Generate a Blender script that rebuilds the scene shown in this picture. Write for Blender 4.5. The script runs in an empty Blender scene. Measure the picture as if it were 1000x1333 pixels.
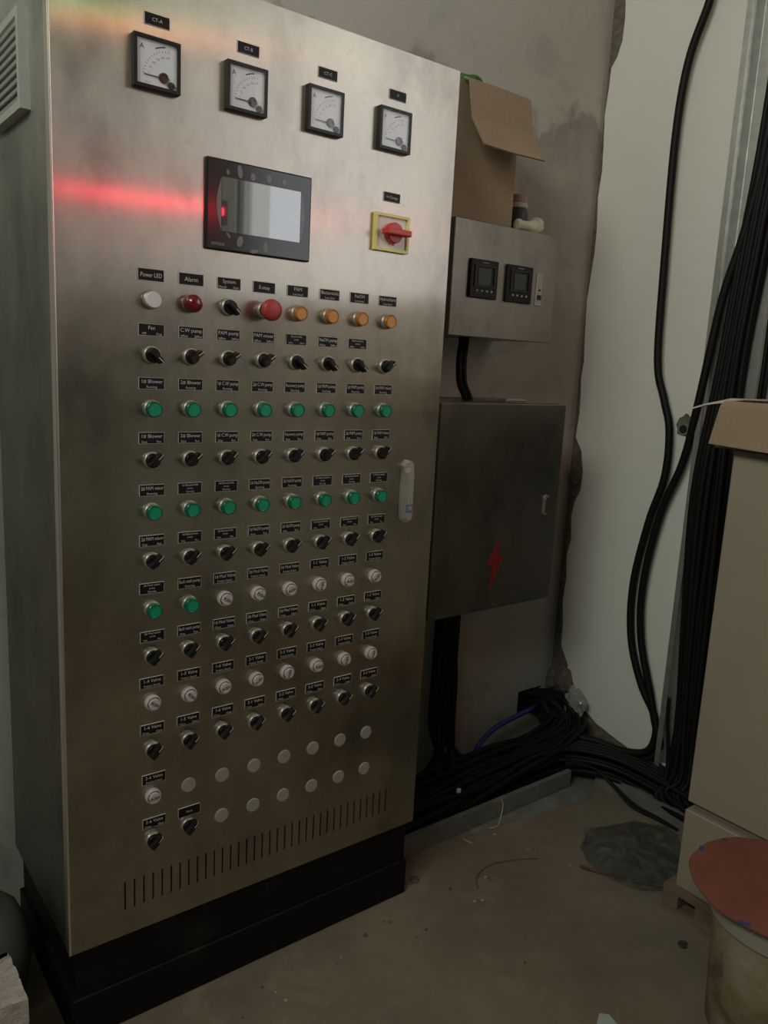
import bpy, bmesh, math, random
from mathutils import Vector, Matrix, noise as mnoise
random.seed(7)
S = bpy.context.scene
C = S.collection
PI = math.pi

# ------------------------------------------------------------------ camera
cam_d = bpy.data.cameras.new('camera')
cam = bpy.data.objects.new('camera', cam_d); C.objects.link(cam)
cam_d.sensor_fit = 'HORIZONTAL'; cam_d.sensor_width = 36.0; cam_d.lens = 36.0 * 1.036
cam_d.clip_start = 0.02; cam_d.clip_end = 60
RX = Vector((0.79340, -0.60654, 0.05127))
DN = Vector((-0.07173, -0.17680, -0.98163))
FW = Vector((0.60446, 0.77515, -0.18378))
m = Matrix((RX, -DN, -FW)).transposed().to_4x4()
m.translation = Vector((-0.3617, -1.314, 1.2738))
cam.matrix_world = m
S.camera = cam

# ------------------------------------------------------------------ view, world, daylight
S.view_settings.view_transform = 'Standard'
S.view_settings.look = 'None'
S.view_settings.gamma = 1.0
S.view_settings.use_curve_mapping = False
S.view_settings.exposure = 0.0
W = bpy.data.worlds.new('world'); S.world = W; W.use_nodes = True
W.node_tree.nodes['Background'].inputs[0].default_value = (0.75, 0.85, 1.0, 1)
W.node_tree.nodes['Background'].inputs[1].default_value = 1.0

def area(name, loc, target, sx, sy, power, col):
    l = bpy.data.lights.new(name, 'AREA'); l.shape = 'RECTANGLE'; l.size = sx; l.size_y = sy
    l.energy = power; l.color = col
    o = bpy.data.objects.new(name, l); C.objects.link(o); o.location = loc
    d = Vector(target) - Vector(loc)
    o.rotation_euler = d.to_track_quat('-Z', 'Y').to_euler()
    return o
XW, YW = 1.77, 0.42          # right wall plane, back wall plane
XL, YR, ZC = -1.9, -4.6, 3.6 # left wall, rear wall, ceiling
WIN1 = (-2.92, -1.15, 1.50, 3.05)   # y0,y1,z0,z1 in the right wall
WIN2 = (-2.3, -0.4, 2.55, 3.5)       # in the left wall
area('daylight_window_1', (XW+0.10, (WIN1[0]+WIN1[1])/2, (WIN1[2]+WIN1[3])/2), (0, (WIN1[0]+WIN1[1])/2, (WIN1[2]+WIN1[3])/2),
     WIN1[1]-WIN1[0], WIN1[3]-WIN1[2], 13, (1.0, 0.985, 0.95))
area('daylight_window_2', (XL-0.10, (WIN2[0]+WIN2[1])/2, (WIN2[2]+WIN2[3])/2), (0, (WIN2[0]+WIN2[1])/2, (WIN2[2]+WIN2[3])/2),
     WIN2[1]-WIN2[0], WIN2[3]-WIN2[2], 66, (0.985, 1.0, 0.88))

# ------------------------------------------------------------------ materials
def mat(name, col, rough=0.6, metal=0.0, **kw):
    M = bpy.data.materials.new(name); M.use_nodes = True
    b = M.node_tree.nodes['Principled BSDF']
    b.inputs['Base Color'].default_value = (*col, 1); b.inputs['Roughness'].default_value = rough
    b.inputs['Metallic'].default_value = metal
    for k, v in kw.items(): b.inputs[k.replace('_', ' ')].default_value = v
    return M
def N(M, t, **kw):
    n = M.node_tree.nodes.new(t)
    for k, v in kw.items(): setattr(n, k, v)
    return n
def L(M, a, b): M.node_tree.links.new(a, b)
def bsdf(M): return M.node_tree.nodes['Principled BSDF']
def noise_tex(M, scale, detail=4, rough=0.55, stretch=None, coord='Object', dist=0.0):
    tc = N(M, 'ShaderNodeTexCoord'); n = N(M, 'ShaderNodeTexNoise')
    n.inputs['Scale'].default_value = scale; n.inputs['Detail'].default_value = detail
    n.inputs['Roughness'].default_value = rough; n.inputs['Distortion'].default_value = dist
    if stretch:
        mp = N(M, 'ShaderNodeMapping'); mp.inputs['Scale'].default_value = stretch
        L(M, tc.outputs[coord], mp.inputs['Vector']); L(M, mp.outputs[0], n.inputs['Vector'])
    else: L(M, tc.outputs[coord], n.inputs['Vector'])
    return n.outputs['Fac']
def ramp(M, fac, stops):
    r = N(M, 'ShaderNodeValToRGB')
    while len(r.color_ramp.elements) < len(stops): r.color_ramp.elements.new(0.5)
    for e, (p, c) in zip(r.color_ramp.elements, stops):
        e.position = p; e.color = (*c, 1) if len(c) == 3 else c
    L(M, fac, r.inputs[0]); return r.outputs[0]
def mixc(M, fac, a, b, mode='MIX'):
    x = N(M, 'ShaderNodeMix', data_type='RGBA', blend_type=mode)
    for s, v in ((0, fac), (6, a), (7, b)):
        if hasattr(v, 'is_linked') or hasattr(v, 'links'): L(M, v, x.inputs[s])
        elif isinstance(v, tuple): x.inputs[s].default_value = (*v, 1)
        else: x.inputs[s].default_value = v
    return x.outputs[2]
def bump(M, h, strength=0.3, dist=0.005):
    b = N(M, 'ShaderNodeBump'); b.inputs['Strength'].default_value = strength; b.inputs['Distance'].default_value = dist
    L(M, h, b.inputs['Height']); L(M, b.outputs[0], bsdf(M).inputs['Normal'])
def maprange(M, v, a, b, c, d):
    r = N(M, 'ShaderNodeMapRange'); L(M, v, r.inputs[0])
    for i, x in enumerate((a, b, c, d)): r.inputs[i+1].default_value = x
    return r.outputs[0]

def steel(name, col, rough, aniso, dull=0.45):
    M = mat(name, col, rough, 1.0, Anisotropic=aniso, Anisotropic_Rotation=0.0)
    t = N(M, 'ShaderNodeTangent', direction_type='RADIAL', axis='Z'); L(M, t.outputs[0], bsdf(M).inputs['Tangent'])
    grain = noise_tex(M, 1.0, 3, 0.6, (900, 900, 12))
    sm = noise_tex(M, 6.5, 6, 0.66, (1, 1, 0.6), dist=0.15)
    c1 = ramp(M, sm, [(0.30, tuple(x*0.64 for x in col)), (0.5, col), (0.70, tuple(min(1, x*1.20) for x in col))])
    sp = noise_tex(M, 38.0, 3, 0.7)
    spf = ramp(M, sp, [(0.66, (0, 0, 0)), (0.74, (0.35, 0.35, 0.35))])
    c2 = mixc(M, spf, c1, tuple(x*0.62 for x in col))
    c3 = mixc(M, maprange(M, grain, 0.3, 0.7, 0.0, 0.13), c2, tuple(x*0.55 for x in col))
    L(M, c3, bsdf(M).inputs['Base Color'])
    # two lobes: the fine vertical brushing over a duller, hand-smudged base
    p1 = bsdf(M); p2 = N(M, 'ShaderNodeBsdfPrincipled'); mx = N(M, 'ShaderNodeMixShader')
    p2.inputs['Metallic'].default_value = 1.0; p2.inputs['Anisotropic'].default_value = 0.8
    L(M, c3, p2.inputs['Base Color']); L(M, t.outputs[0], p2.inputs['Tangent'])
    L(M, maprange(M, sm, 0.3, 0.7, rough-0.02, rough+0.03), p1.inputs['Roughness'])
    L(M, maprange(M, sm, 0.3, 0.7, dull-0.05, dull+0.06), p2.inputs['Roughness'])
    out = next(n for n in M.node_tree.nodes if n.type == 'OUTPUT_MATERIAL')
    mx.inputs[0].default_value = 0.52
    L(M, p1.outputs[0], mx.inputs[1]); L(M, p2.outputs[0], mx.inputs[2]); L(M, mx.outputs[0], out.inputs[0])
    return M

STEEL = steel('brushed_steel', (0.475, 0.45, 0.385), 0.19, 1.0, 0.39)
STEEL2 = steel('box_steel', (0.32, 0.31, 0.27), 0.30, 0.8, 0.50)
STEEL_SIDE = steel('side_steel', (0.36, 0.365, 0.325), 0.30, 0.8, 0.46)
BLACKPAINT = mat('black_paint', (0.004, 0.004, 0.0035), 0.6, Specular_IOR_Level=0.25)
bump(BLACKPAINT, noise_tex(BLACKPAINT, 60, 3), 0.15, 0.002)
c_ = ramp(BLACKPAINT, noise_tex(BLACKPAINT, 9, 5, 0.7), [(0.58, (0.0045, 0.0045, 0.004)), (0.78, (0.022, 0.019, 0.015))])
L(BLACKPAINT, c_, bsdf(BLACKPAINT).inputs['Base Color'])
DARKIN = mat('dark_interior', (0.01, 0.01, 0.01), 0.9)
PLATE = mat('plate_black', (0.005, 0.005, 0.0055), 0.5, Specular_IOR_Level=0.3)
PLATE_EDGE = mat('plate_edge', (0.55, 0.53, 0.48), 0.5)
PRINT = mat('white_print', (0.62, 0.61, 0.58), 0.6)
PRINT_DIM = mat('fine_white_print', (0.45, 0.44, 0.41), 0.6)
INK = mat('black_ink', (0.02, 0.02, 0.02), 0.6)
BLACKPL = mat('black_plastic', (0.008, 0.008, 0.008), 0.40, Specular_IOR_Level=0.35)
GREYMARK = mat('grey_mark', (0.50, 0.49, 0.46), 0.5)
CHROME = mat('satin_metal', (0.52, 0.50, 0.44), 0.42, 0.75)
GREEN = mat('green_lens', (0.0, 0.30, 0.155), 0.30, Coat_Weight=0.3)
GREEN_E = mat('green_lens_rim', (0.0, 0.13, 0.07), 0.28, Coat_Weight=0.3)
ORANGE = mat('orange_lens', (0.62, 0.27, 0.045), 0.30, Coat_Weight=0.3)
ORANGE_E = mat('orange_lens_rim', (0.40, 0.15, 0.02), 0.28)
WHITEL = mat('white_lens', (0.72, 0.70, 0.68), 0.30)
WHITEB = mat('white_button', (0.52, 0.49, 0.455), 0.42)
REDDOME = mat('red_dome', (0.16, 0.010, 0.018), 0.15, Coat_Weight=0.6)
REDCAP = mat('red_cap', (0.42, 0.045, 0.04), 0.42)
REDH = mat('red_handle', (0.62, 0.045, 0.035), 0.38)
YELLOW = mat('yellow_frame', (0.86, 0.76, 0.26), 0.35)
PALEPL = mat('pale_plate', (0.80, 0.76, 0.67), 0.3)
DIAL = mat('dial_paper', (0.84, 0.87, 0.90), 0.5)
PLUG = mat('grey_plug', (0.32, 0.31, 0.265), 0.5, 0.0)
HANDLE = mat('grey_lever', (0.50, 0.49, 0.45), 0.35, 0.6)
BLUEINK = mat('blue_print', (0.10, 0.17, 0.26), 0.5)
VENTPL = mat('vent_plastic', (0.46, 0.46, 0.42), 0.5)
def glass_mat(name, tint=(1, 1, 1), ior=1.5, rough=0.02):
    M = bpy.data.materials.new(name); M.use_nodes = True; nt = M.node_tree; nt.nodes.clear()
    o = nt.nodes.new('ShaderNodeOutputMaterial'); mx = nt.nodes.new('ShaderNodeMixShader')
    t = nt.nodes.new('ShaderNodeBsdfTransparent'); g = nt.nodes.new('ShaderNodeBsdfGlossy'); f = nt.nodes.new('ShaderNodeFresnel')
    t.inputs[0].default_value = (*tint, 1); g.inputs['Roughness'].default_value = rough; f.inputs[0].default_value = ior
    ge = nt.nodes.new('ShaderNodeNewGeometry'); iv = nt.nodes.new('ShaderNodeMath'); iv.operation = 'SUBTRACT'; iv.inputs[0].default_value = 1.0
    mu = nt.nodes.new('ShaderNodeMath'); mu.operation = 'MULTIPLY'      # reflect on the outer face only (no internal mirror)
    nt.links.new(ge.outputs['Backfacing'], iv.inputs[1]); nt.links.new(iv.outputs[0], mu.inputs[0]); nt.links.new(f.outputs[0], mu.inputs[1])
    nt.links.new(mu.outputs[0], mx.inputs[0]); nt.links.new(t.outputs[0], mx.inputs[1]); nt.links.new(g.outputs[0], mx.inputs[2])
    nt.links.new(mx.outputs[0], o.inputs[0]); return M
GLASS = glass_mat('clear_cover')
HMIBLK = mat('hmi_black', (0.022, 0.023, 0.024), 0.12)
HMISCR = mat('hmi_screen', (0.075, 0.078, 0.076), 0.03, Specular_IOR_Level=1.0, IOR=1.9)
FILM = mat('film_grey', (0.16, 0.16, 0.15), 0.25)
CARD = mat('cardboard', (0.34, 0.24, 0.145), 0.85)
_n = noise_tex(CARD, 3.0, 4, 0.6); _g = noise_tex(CARD, 1.0, 2, 0.5, (160, 160, 6))
_c = ramp(CARD, _n, [(0.3, (0.285, 0.21, 0.135)), (0.7, (0.355, 0.27, 0.18))])
_c = mixc(CARD, maprange(CARD, _g, 0.35, 0.65, 0, 0.22), _c, (0.24, 0.16, 0.09)); L(CARD, _c, bsdf(CARD).inputs['Base Color'])
CARDW = mat('white_paper_lining', (0.62, 0.57, 0.50), 0.8)
CABLE = mat('cable_black', (0.008, 0.008, 0.0083), 0.55, Specular_IOR_Level=0.22)
CABLEB = mat('cable_blue', (0.035, 0.035, 0.20), 0.45)
GALV = mat('galvanised', (0.56, 0.57, 0.54), 0.42, 0.85)
_n = noise_tex(GALV, 25, 4, 0.6); L(GALV, ramp(GALV, _n, [(0.3, (0.58, 0.585, 0.55)), (0.7, (0.72, 0.725, 0.69))]), bsdf(GALV).inputs['Base Color'])
TRAYM = mat('tray_paint', (0.22, 0.25, 0.23), 0.5, 0.3)
_n = noise_tex(TRAYM, 14, 5, 0.6); L(TRAYM, ramp(TRAYM, _n, [(0.3, (0.16, 0.18, 0.165)), (0.75, (0.30, 0.31, 0.28))]), bsdf(TRAYM).inputs['Base Color'])
BEIGE = mat('beige_enamel', (0.50, 0.455, 0.37), 0.48)
_n = noise_tex(BEIGE, 4, 4, 0.6); L(BEIGE, ramp(BEIGE, _n, [(0.3, (0.31, 0.28, 0.205)), (0.7, (0.345, 0.31, 0.23))]), bsdf(BEIGE).inputs['Base Color'])
WOOD = mat('raw_wood', (0.16, 0.115, 0.075), 0.85)
_n = noise_tex(WOOD, 1.0, 4, 0.6, (60, 8, 60)); L(WOOD, ramp(WOOD, _n, [(0.3, (0.10, 0.07, 0.045)), (0.7, (0.22, 0.165, 0.11))]), bsdf(WOOD).inputs['Base Color'])
FLOORM = mat('dusty_concrete_floor', (0.27, 0.215, 0.165), 0.85)
_a = noise_tex(FLOORM, 2.2, 6, 0.62, dist=0.4); _b = noise_tex(FLOORM, 55, 4, 0.7); _d = noise_tex(FLOORM, 9, 5, 0.7)
_c = ramp(FLOORM, _a, [(0.28, (0.145, 0.120, 0.082)), (0.55, (0.20, 0.168, 0.118)), (0.78, (0.26, 0.222, 0.160))])
_c = mixc(FLOORM, maprange(FLOORM, _d, 0.52, 0.75, 0, 0.45), _c, (0.135, 0.095, 0.066))
_f = noise_tex(FLOORM, 6.5, 6, 0.7, dist=0.8); _c = mixc(FLOORM, maprange(FLOORM, _f, 0.55, 0.70, 0, 0.5), _c, (0.30, 0.26, 0.19))
_c = mixc(FLOORM, maprange(FLOORM, _b, 0.58, 0.75, 0, 0.4), _c, (0.28, 0.25, 0.20)); L(FLOORM, _c, bsdf(FLOORM).inputs['Base Color'])
bump(FLOORM, _b, 0.25, 0.003)
CONC = mat('grey_cement_wall', (0.27, 0.265, 0.24), 0.88)
_a = noise_tex(CONC, 1.6, 6, 0.6, dist=0.5); _b = noise_tex(CONC, 40, 4, 0.65); _d = noise_tex(CONC, 4.2, 5, 0.62, dist=1.0)
_c = ramp(CONC, _a, [(0.3, (0.37, 0.36, 0.315)), (0.5, (0.45, 0.44, 0.39)), (0.75, (0.53, 0.52, 0.47))])
_c = mixc(CONC, maprange(CONC, _d, 0.56, 0.70, 0, 0.55), _c, (0.20, 0.19, 0.17))
_tc = N(CONC, 'ShaderNodeTexCoord'); _sx = N(CONC, 'ShaderNodeSeparateXYZ'); L(CONC, _tc.outputs['Object'], _sx.inputs[0])
_e = noise_tex(CONC, 5.5, 5, 0.6); _ad = N(CONC, 'ShaderNodeMath', operation='MULTIPLY_ADD'); L(CONC, _e, _ad.inputs[0]); _ad.inputs[1].default_value = 0.55; L(CONC, _sx.outputs['Z'], _ad.inputs[2])
_c = mixc(CONC, maprange(CONC, _ad.outputs[0], 2.24, 2.34, 0.0, 0.45), _c, (0.60, 0.59, 0.54))      # pale dried salts on the upper wall
_band = ramp(CONC, maprange(CONC, _ad.outputs[0], 2.10, 2.44, 0.0, 1.0), [(0.0, (0, 0, 0)), (0.38, (0.5, 0.5, 0.5)), (0.52, (0.62, 0.62, 0.62)), (0.62, (0, 0, 0))])
_c = mixc(CONC, _band, _c, (0.25, 0.235, 0.20))                                                       # dark tide mark
_c = mixc(CONC, maprange(CONC, _b, 0.5, 0.8, 0, 0.3), _c, (0.38, 0.365, 0.33)); L(CONC, _c, bsdf(CONC).inputs['Base Color'])
bump(CONC, _b, 0.25, 0.003)
WHITEW = mat('white_plaster', (0.62, 0.605, 0.55), 0.75)
_a = noise_tex(WHITEW, 1.5, 5, 0.6); _b = noise_tex(WHITEW, 16, 5, 0.75, dist=0.5)
_c = ramp(WHITEW, _a, [(0.3, (0.77, 0.755, 0.685)), (0.7, (0.82, 0.805, 0.735))])
_c = mixc(WHITEW, maprange(WHITEW, _b, 0.68, 0.80, 0, 0.55), _c, (0.30, 0.28, 0.24))
_s = noise_tex(WHITEW, 3.0, 5, 0.75, (1, 4, 9), dist=1.5); _c = mixc(WHITEW, maprange(WHITEW, _s, 0.66, 0.76, 0, 0.28), _c, (0.34, 0.32, 0.27)); L(WHITEW, _c, bsdf(WHITEW).inputs['Base Color'])
MORTAR = mat('bare_mortar', (0.17, 0.145, 0.11), 0.95)
_n = noise_tex(MORTAR, 45, 5, 0.7); L(MORTAR, ramp(MORTAR, _n, [(0.3, (0.10, 0.085, 0.062)), (0.7, (0.24, 0.21, 0.165))]), bsdf(MORTAR).inputs['Base Color'])
bump(MORTAR, _n, 0.8, 0.01)
ROOMW = mat('room_wall_paint', (0.30, 0.28, 0.245), 0.85)
_n = noise_tex(ROOMW, 2, 4); L(ROOMW, ramp(ROOMW, _n, [(0.3, (0.20, 0.185, 0.155)), (0.7, (0.24, 0.225, 0.19))]), bsdf(ROOMW).inputs['Base Color'])
WINFR = mat('window_frame_white', (0.6, 0.6, 0.58), 0.5)

# ------------------------------------------------------------------ mesh helpers
def link(name, me, parent=None, loc=(0, 0, 0)):
    o = bpy.data.objects.new(name, me); C.objects.link(o); o.location = loc
    if parent: o.parent = parent
    return o
def tomesh(name, bm, mats, smooth=False):
    me = bpy.data.meshes.new(name)
    bmesh.ops.recalc_face_normals(bm, faces=bm.faces[:])
    if smooth:
        for f in bm.faces: f.smooth = True
    bm.to_mesh(me); bm.free()
    for M in (mats if isinstance(mats, (list, tuple)) else [mats]): me.materials.append(M)
    return me
def bx(bm, x0, x1, y0, y1, z0, z1, bevel=0.0, seg=1, mi=0):
    r = bmesh.ops.create_cube(bm, size=1.0); vs = r['verts']
    for v in vs:
        v.co = Vector((x0 if v.co.x < 0 else x1, y0 if v.co.y < 0 else y1, z0 if v.co.z < 0 else z1))
    fs = list({f for v in vs for f in v.link_faces})
    if mi:
        for f in fs: f.material_index = mi
    if bevel:
        es = list({e for v in vs for e in v.link_edges})
        rr = bmesh.ops.bevel(bm, geom=es, offset=bevel, segments=seg, affect='EDGES', profile=0.5)
        if mi:
            for f in rr['faces']: f.material_index = mi
def wl(parent, w):
    return Vector(w) - (parent['_o'] if parent is not None else Vector((0, 0, 0)))
ORG = {}
def thing(name, label, cat, loc, group=None):
    o = bpy.data.objects.new(name, None); C.objects.link(o); o.location = loc
    o.empty_display_size = 0.05
    o['label'] = label; o['category'] = cat
    if group: o['group'] = group
    ORG[o.name] = Vector(loc); return o
def tag(o, label, cat, group=None, kind=None):
    o['label'] = label; o['category'] = cat
    if group: o['group'] = group
    if kind: o['kind'] = kind
    return o
def part(name, bm, mats, parent, smooth=False):
    """bm in world coordinates; child of a thing (or of a part, whose world origin is in ORG)."""
    off = ORG[parent.name]
    bmesh.ops.translate(bm, verts=bm.verts[:], vec=-off)
    o = link(name, tomesh(name, bm, mats, smooth), parent); ORG[o.name] = off
    return o
def solo(name, bm, mats, label, cat, origin, group=None, smooth=False):
    origin = Vector(origin)
    bmesh.ops.translate(bm, verts=bm.verts[:], vec=-origin)
    o = link(name, tomesh(name, bm, mats, smooth), None, origin)
    ORG[o.name] = origin
    return tag(o, label, cat, group)
def struct(name, bm, mats, smooth=False):
    o = link(name, tomesh(name, bm, mats, smooth)); o['kind'] = 'structure'
    o['label'] = name.replace('_', ' '); ORG[o.name] = Vector((0, 0, 0)); return o
def lathe(bm, prof, n=24, axis='Y', cen=(0, 0, 0), mi=None, cap0=True, cap1=True):
    """prof: list of (r, h). Axis Y: h measured along -Y (out of the panel)."""
    cx, cy, cz = cen; rings = []
    for r, h in prof:
        ring = []
        for k in range(n):
            a = 2*PI*k/n
            if axis == 'Y': p = (cx + r*math.cos(a), cy - h, cz + r*math.sin(a))
            elif axis == 'Z': p = (cx + r*math.cos(a), cy + r*math.sin(a), cz + h)
            else: p = (cx + h, cy + r*math.cos(a), cz + r*math.sin(a))
            ring.append(bm.verts.new(p))
        rings.append(ring)
    for i in range(len(rings)-1):
        for k in range(n):
            f = bm.faces.new((rings[i][k], rings[i][(k+1) % n], rings[i+1][(k+1) % n], rings[i+1][k]))
            if mi: f.material_index = mi[i]
    if cap0: f = bm.faces.new(rings[0])
    if cap1:
        f = bm.faces.new(rings[-1][::-1])
        if mi: f.material_index = mi[-1]
def poly(bm, pts, y, th=0.0):
    """polygon in XZ plane at depth y, optional thickness towards +Y"""
    a = [bm.verts.new((p[0], y, p[1])) for p in pts]
    f = bm.faces.new(a)
    if th:
        r = bmesh.ops.extrude_face_region(bm, geom=[f])
        bmesh.ops.translate(bm, verts=[v for v in r['geom'] if isinstance(v, bmesh.types.BMVert)], vec=(0, th, 0))
def spline(pts, n=8):
    P = [Vector(p) for p in pts]; P = [2*P[0]-P[1]] + P + [2*P[-1]-P[-2]]; out = []
    for i in range(1, len(P)-2):
        p0, p1, p2, p3 = P[i-1:i+3]
        for k in range(n):
            t = k/n
            out.append(0.5*((2*p1) + (p2-p0)*t + (2*p0-5*p1+4*p2-p3)*t*t + (3*p1-p0-3*p2+p3)*t**3))
    out.append(P[-2]); return out
def tube(bm, pts, r, sides=8, n=8, smoothpath=True):
    P = spline(pts, n) if smoothpath else [Vector(p) for p in pts]
    rings = []; up = None
    for i, p in enumerate(P):
        t = (P[min(i+1, len(P)-1)] - P[max(i-1, 0)]).normalized()
        if up is None: up = t.orthogonal().normalized()
        else:
            up = (up - t*up.dot(t))
            up = up.normalized() if up.length > 1e-6 else t.orthogonal().normalized()
        s = t.cross(up)
        rr = r(i/(len(P)-1)) if callable(r) else r
        rings.append([bm.verts.new(p + (up*math.cos(2*PI*k/sides) + s*math.sin(2*PI*k/sides))*rr) for k in range(sides)])
    for a, b in zip(rings, rings[1:]):
        for k in range(sides): bm.faces.new((a[k], a[(k+1) % sides], b[(k+1) % sides], b[k]))
    bm.faces.new(rings[0][::-1]); bm.faces.new(rings[-1])
_fc = {}
def text_bm(bm, s, cx, cz, y, h, maxw=None, rot=0.0, align='CENTER', axis='Y', bold=0.0):
    """flat lettering in the XZ plane facing -Y; h = cap height"""
    key = (s, align, bold)
    if key not in _fc:
        cu = bpy.data.curves.new('txt', 'FONT'); cu.body = s; cu.align_x = align; cu.resolution_u = 2; cu.size = 1.0
        cu.fill_mode = 'FRONT'
        if bold: cu.offset = bold
        o = bpy.data.objects.new('txt', cu); C.objects.link(o)
        me = bpy.data.meshes.new_from_object(o)
        _fc[key] = ([v.co.copy() for v in me.vertices], [tuple(p.vertices) for p in me.polygons])
        bpy.data.objects.remove(o); bpy.data.curves.remove(cu); bpy.data.meshes.remove(me)
    vs, fs = _fc[key]
    if not vs: return
    sx = sz = h/0.70
    x0 = min(v.x for v in vs); x1 = max(v.x for v in vs)
    if maxw and (x1-x0)*sx > maxw: sx = maxw/(x1-x0)
    ca, sa = math.cos(rot), math.sin(rot); nv = []
    for v in vs:
        x = v.x*sx; z = (v.y-0.35)*sz
        nv.append(bm.verts.new((cx + x*ca - z*sa, y, cz + x*sa + z*ca)))
    for f in fs:
        try: bm.faces.new([nv[i] for i in f])
        except ValueError: pass

# ------------------------------------------------------------------ room
bm = bmesh.new(); bx(bm, XL-0.2, XW+0.4, YR-0.2, YW+0.2, -0.12, 0.0); struct('floor', bm, FLOORM)['label'] = 'dusty brown concrete floor'
bm = bmesh.new(); bx(bm, XL-0.2, XW+0.4, YR-0.2, YW+0.2, ZC, ZC+0.12); struct('ceiling', bm, ROOMW)['label'] = 'plain painted ceiling'
bm = bmesh.new(); bx(bm, XL-0.2, XW+0.4, YR-0.2, YR, 0, ZC); struct('wall_rear', bm, ROOMW)['label'] = 'painted wall behind the viewer'
# back wall with the cable hole next to the corner
bm = bmesh.new()
hx0, hx1, hz0, hz1 = 1.618, 1.740, 0.09, 0.185
bx(bm, XL-0.2, hx0, YW, YW+0.2, 0, ZC); bx(bm, hx0, XW+0.3, YW, YW+0.2, hz1, ZC)
bx(bm, hx0, hx1, YW, YW+0.2, 0, hz0); bx(bm, hx1, XW+0.3, YW, YW+0.2, 0, hz1)
bx(bm, hx0, hx1, YW+0.16, YW+0.2, hz0, hz1)
wb = struct('wall_back', bm, CONC); wb['label'] = 'grey stained cement wall behind the cabinets'
def wall_with_window(name, x0, x1, win, M):
    y0, y1, z0, z1 = win; bm = bmesh.new()
    bx(bm, x0, x1, YR-0.2, y0, 0, ZC); bx(bm, x0, x1, y1, YW+0.2, 0, ZC)
    bx(bm, x0, x1, y0, y1, 0, z0); bx(bm, x0, x1, y0, y1, z1, ZC)
    return struct(name, bm, M)
wr = wall_with_window('wall_right', XW+0.012, XW+0.22, WIN1, MORTAR); wr['label'] = 'right wall of bare mortar under white plaster'
w_ = wall_with_window('wall_left', XL-0.2, XL, WIN2, ROOMW); w_['label'] = 'painted left wall with a high window'
# white plaster coat on the right wall with ragged edge towards the corner
random.seed(11)
edge = [(0.40, 3.5), (0.40, 2.62), (0.372, 2.56), (0.366, 2.48), (0.374, 2.42), (0.366, 2.33), (0.368, 2.27), (0.382, 2.225), (0.400, 2.20)]
z = 2.15
while z > 1.06:
    edge.append((0.402 + random.uniform(-0.007, 0.007), z)); z -= random.uniform(0.05, 0.11)
edge += [(0.392, 1.05), (0.372, 1.02), (0.358, 0.95), (0.360, 0.89), (0.380, 0.85), (0.388, 0.80), (0.380, 0.72), (0.392, 0.66), (0.384, 0.58), (0.39, 0.50), (0.380, 0.42), (0.378, 0.34),
         (0.34, 0.28), (0.345, 0.25), (0.31, 0.225), (0.285, 0.19), (0.27, 0.16), (0.20, 0.12), (0.12, 0.10), (0.05, 0.085), (-0.02, 0.095), (-0.08, 0.08), (-0.3, 0.0)]
pts = edge + [(WIN1[1], 0.0), (WIN1[1], 3.5)]
bm = bmesh.new()
def xpoly(bm, pts, x, th):
    a = [bm.verts.new((x, p[0], p[1])) for p in pts]; f = bm.faces.new(a)
    r = bmesh.ops.extrude_face_region(bm, geom=[f])
    bmesh.ops.translate(bm, verts=[v for v in r['geom'] if isinstance(v, bmesh.types.BMVert)], vec=(th, 0, 0))
    bmesh.ops.triangulate(bm, faces=[f for f in bm.faces if len(f.verts) > 4])
xpoly(bm, pts, XW, 0.0125)
y0, y1, z0, z1 = WIN1
bx(bm, XW, XW+0.0125, YR, y0, 0, ZC); bx(bm, XW, XW+0.0125, y0, y1, 0, z0); bx(bm, XW, XW+0.0125, y0, y1, z1, ZC)
tr = struct('trim_1', bm, WHITEW); tr['label'] = 'white plaster coat with a ragged broken edge on the right wall'
# windows out of view: frame, mullions, panes
def window(name, xf, win, inward):
    y0, y1, z0, z1 = win; bm = bmesh.new(); t = 0.05
    a, b = sorted((xf, xf+inward*0.05))
    bx(bm, a, b, y0, y0+t, z0, z1); bx(bm, a, b, y1-t, y1, z0, z1); bx(bm, a, b, y0+t, y1-t, z0, z0+t); bx(bm, a, b, y0+t, y1-t, z1-t, z1)
    o = struct(name, bm, WINFR); o['label'] = 'high daylight window outside the picture'
    ym = (y0+y1)/2; single = name == 'window_1'
    for ya, yb in (((y0+t, y1-t),) if single else ((y0+t, ym-0.02), (ym+0.02, y1-t))):
        bm = bmesh.new(); bx(bm, (a+b)/2-0.003, (a+b)/2+0.003, ya, yb, z0+t, z1-t); part('pane', bm, GLASS, o)
    if not single:
        bm = bmesh.new(); bx(bm, a, b, ym-0.02, ym+0.02, z0+t, z1-t); part('mullion', bm, WINFR, o)
window('window_1', XW+0.03, WIN1, 1)
window('window_2', XL-0.03, WIN2, -1)

# ------------------------------------------------------------------ main control cabinet
CB = thing('control_cabinet', 'tall brushed stainless steel control cabinet covered in buttons, switches and meters', 'control cabinet', (0.4, 0.2, 0))
ZB, ZT = 0.194, 1.862
bm = bmesh.new()   # body: open-fronted shell
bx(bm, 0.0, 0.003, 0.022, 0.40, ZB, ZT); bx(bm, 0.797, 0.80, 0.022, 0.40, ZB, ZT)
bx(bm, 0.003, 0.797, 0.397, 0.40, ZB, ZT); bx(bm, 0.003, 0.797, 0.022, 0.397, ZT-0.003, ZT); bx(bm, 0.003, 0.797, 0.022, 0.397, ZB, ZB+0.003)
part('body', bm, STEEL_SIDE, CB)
bm = bmesh.new(); bx(bm, 0.01, 0.79, 0.06, 0.062, ZB+0.01, ZT-0.01); part('shade_sheet', bm, DARKIN, CB)  # near-black sheet standing in for the shade behind the slots
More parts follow.
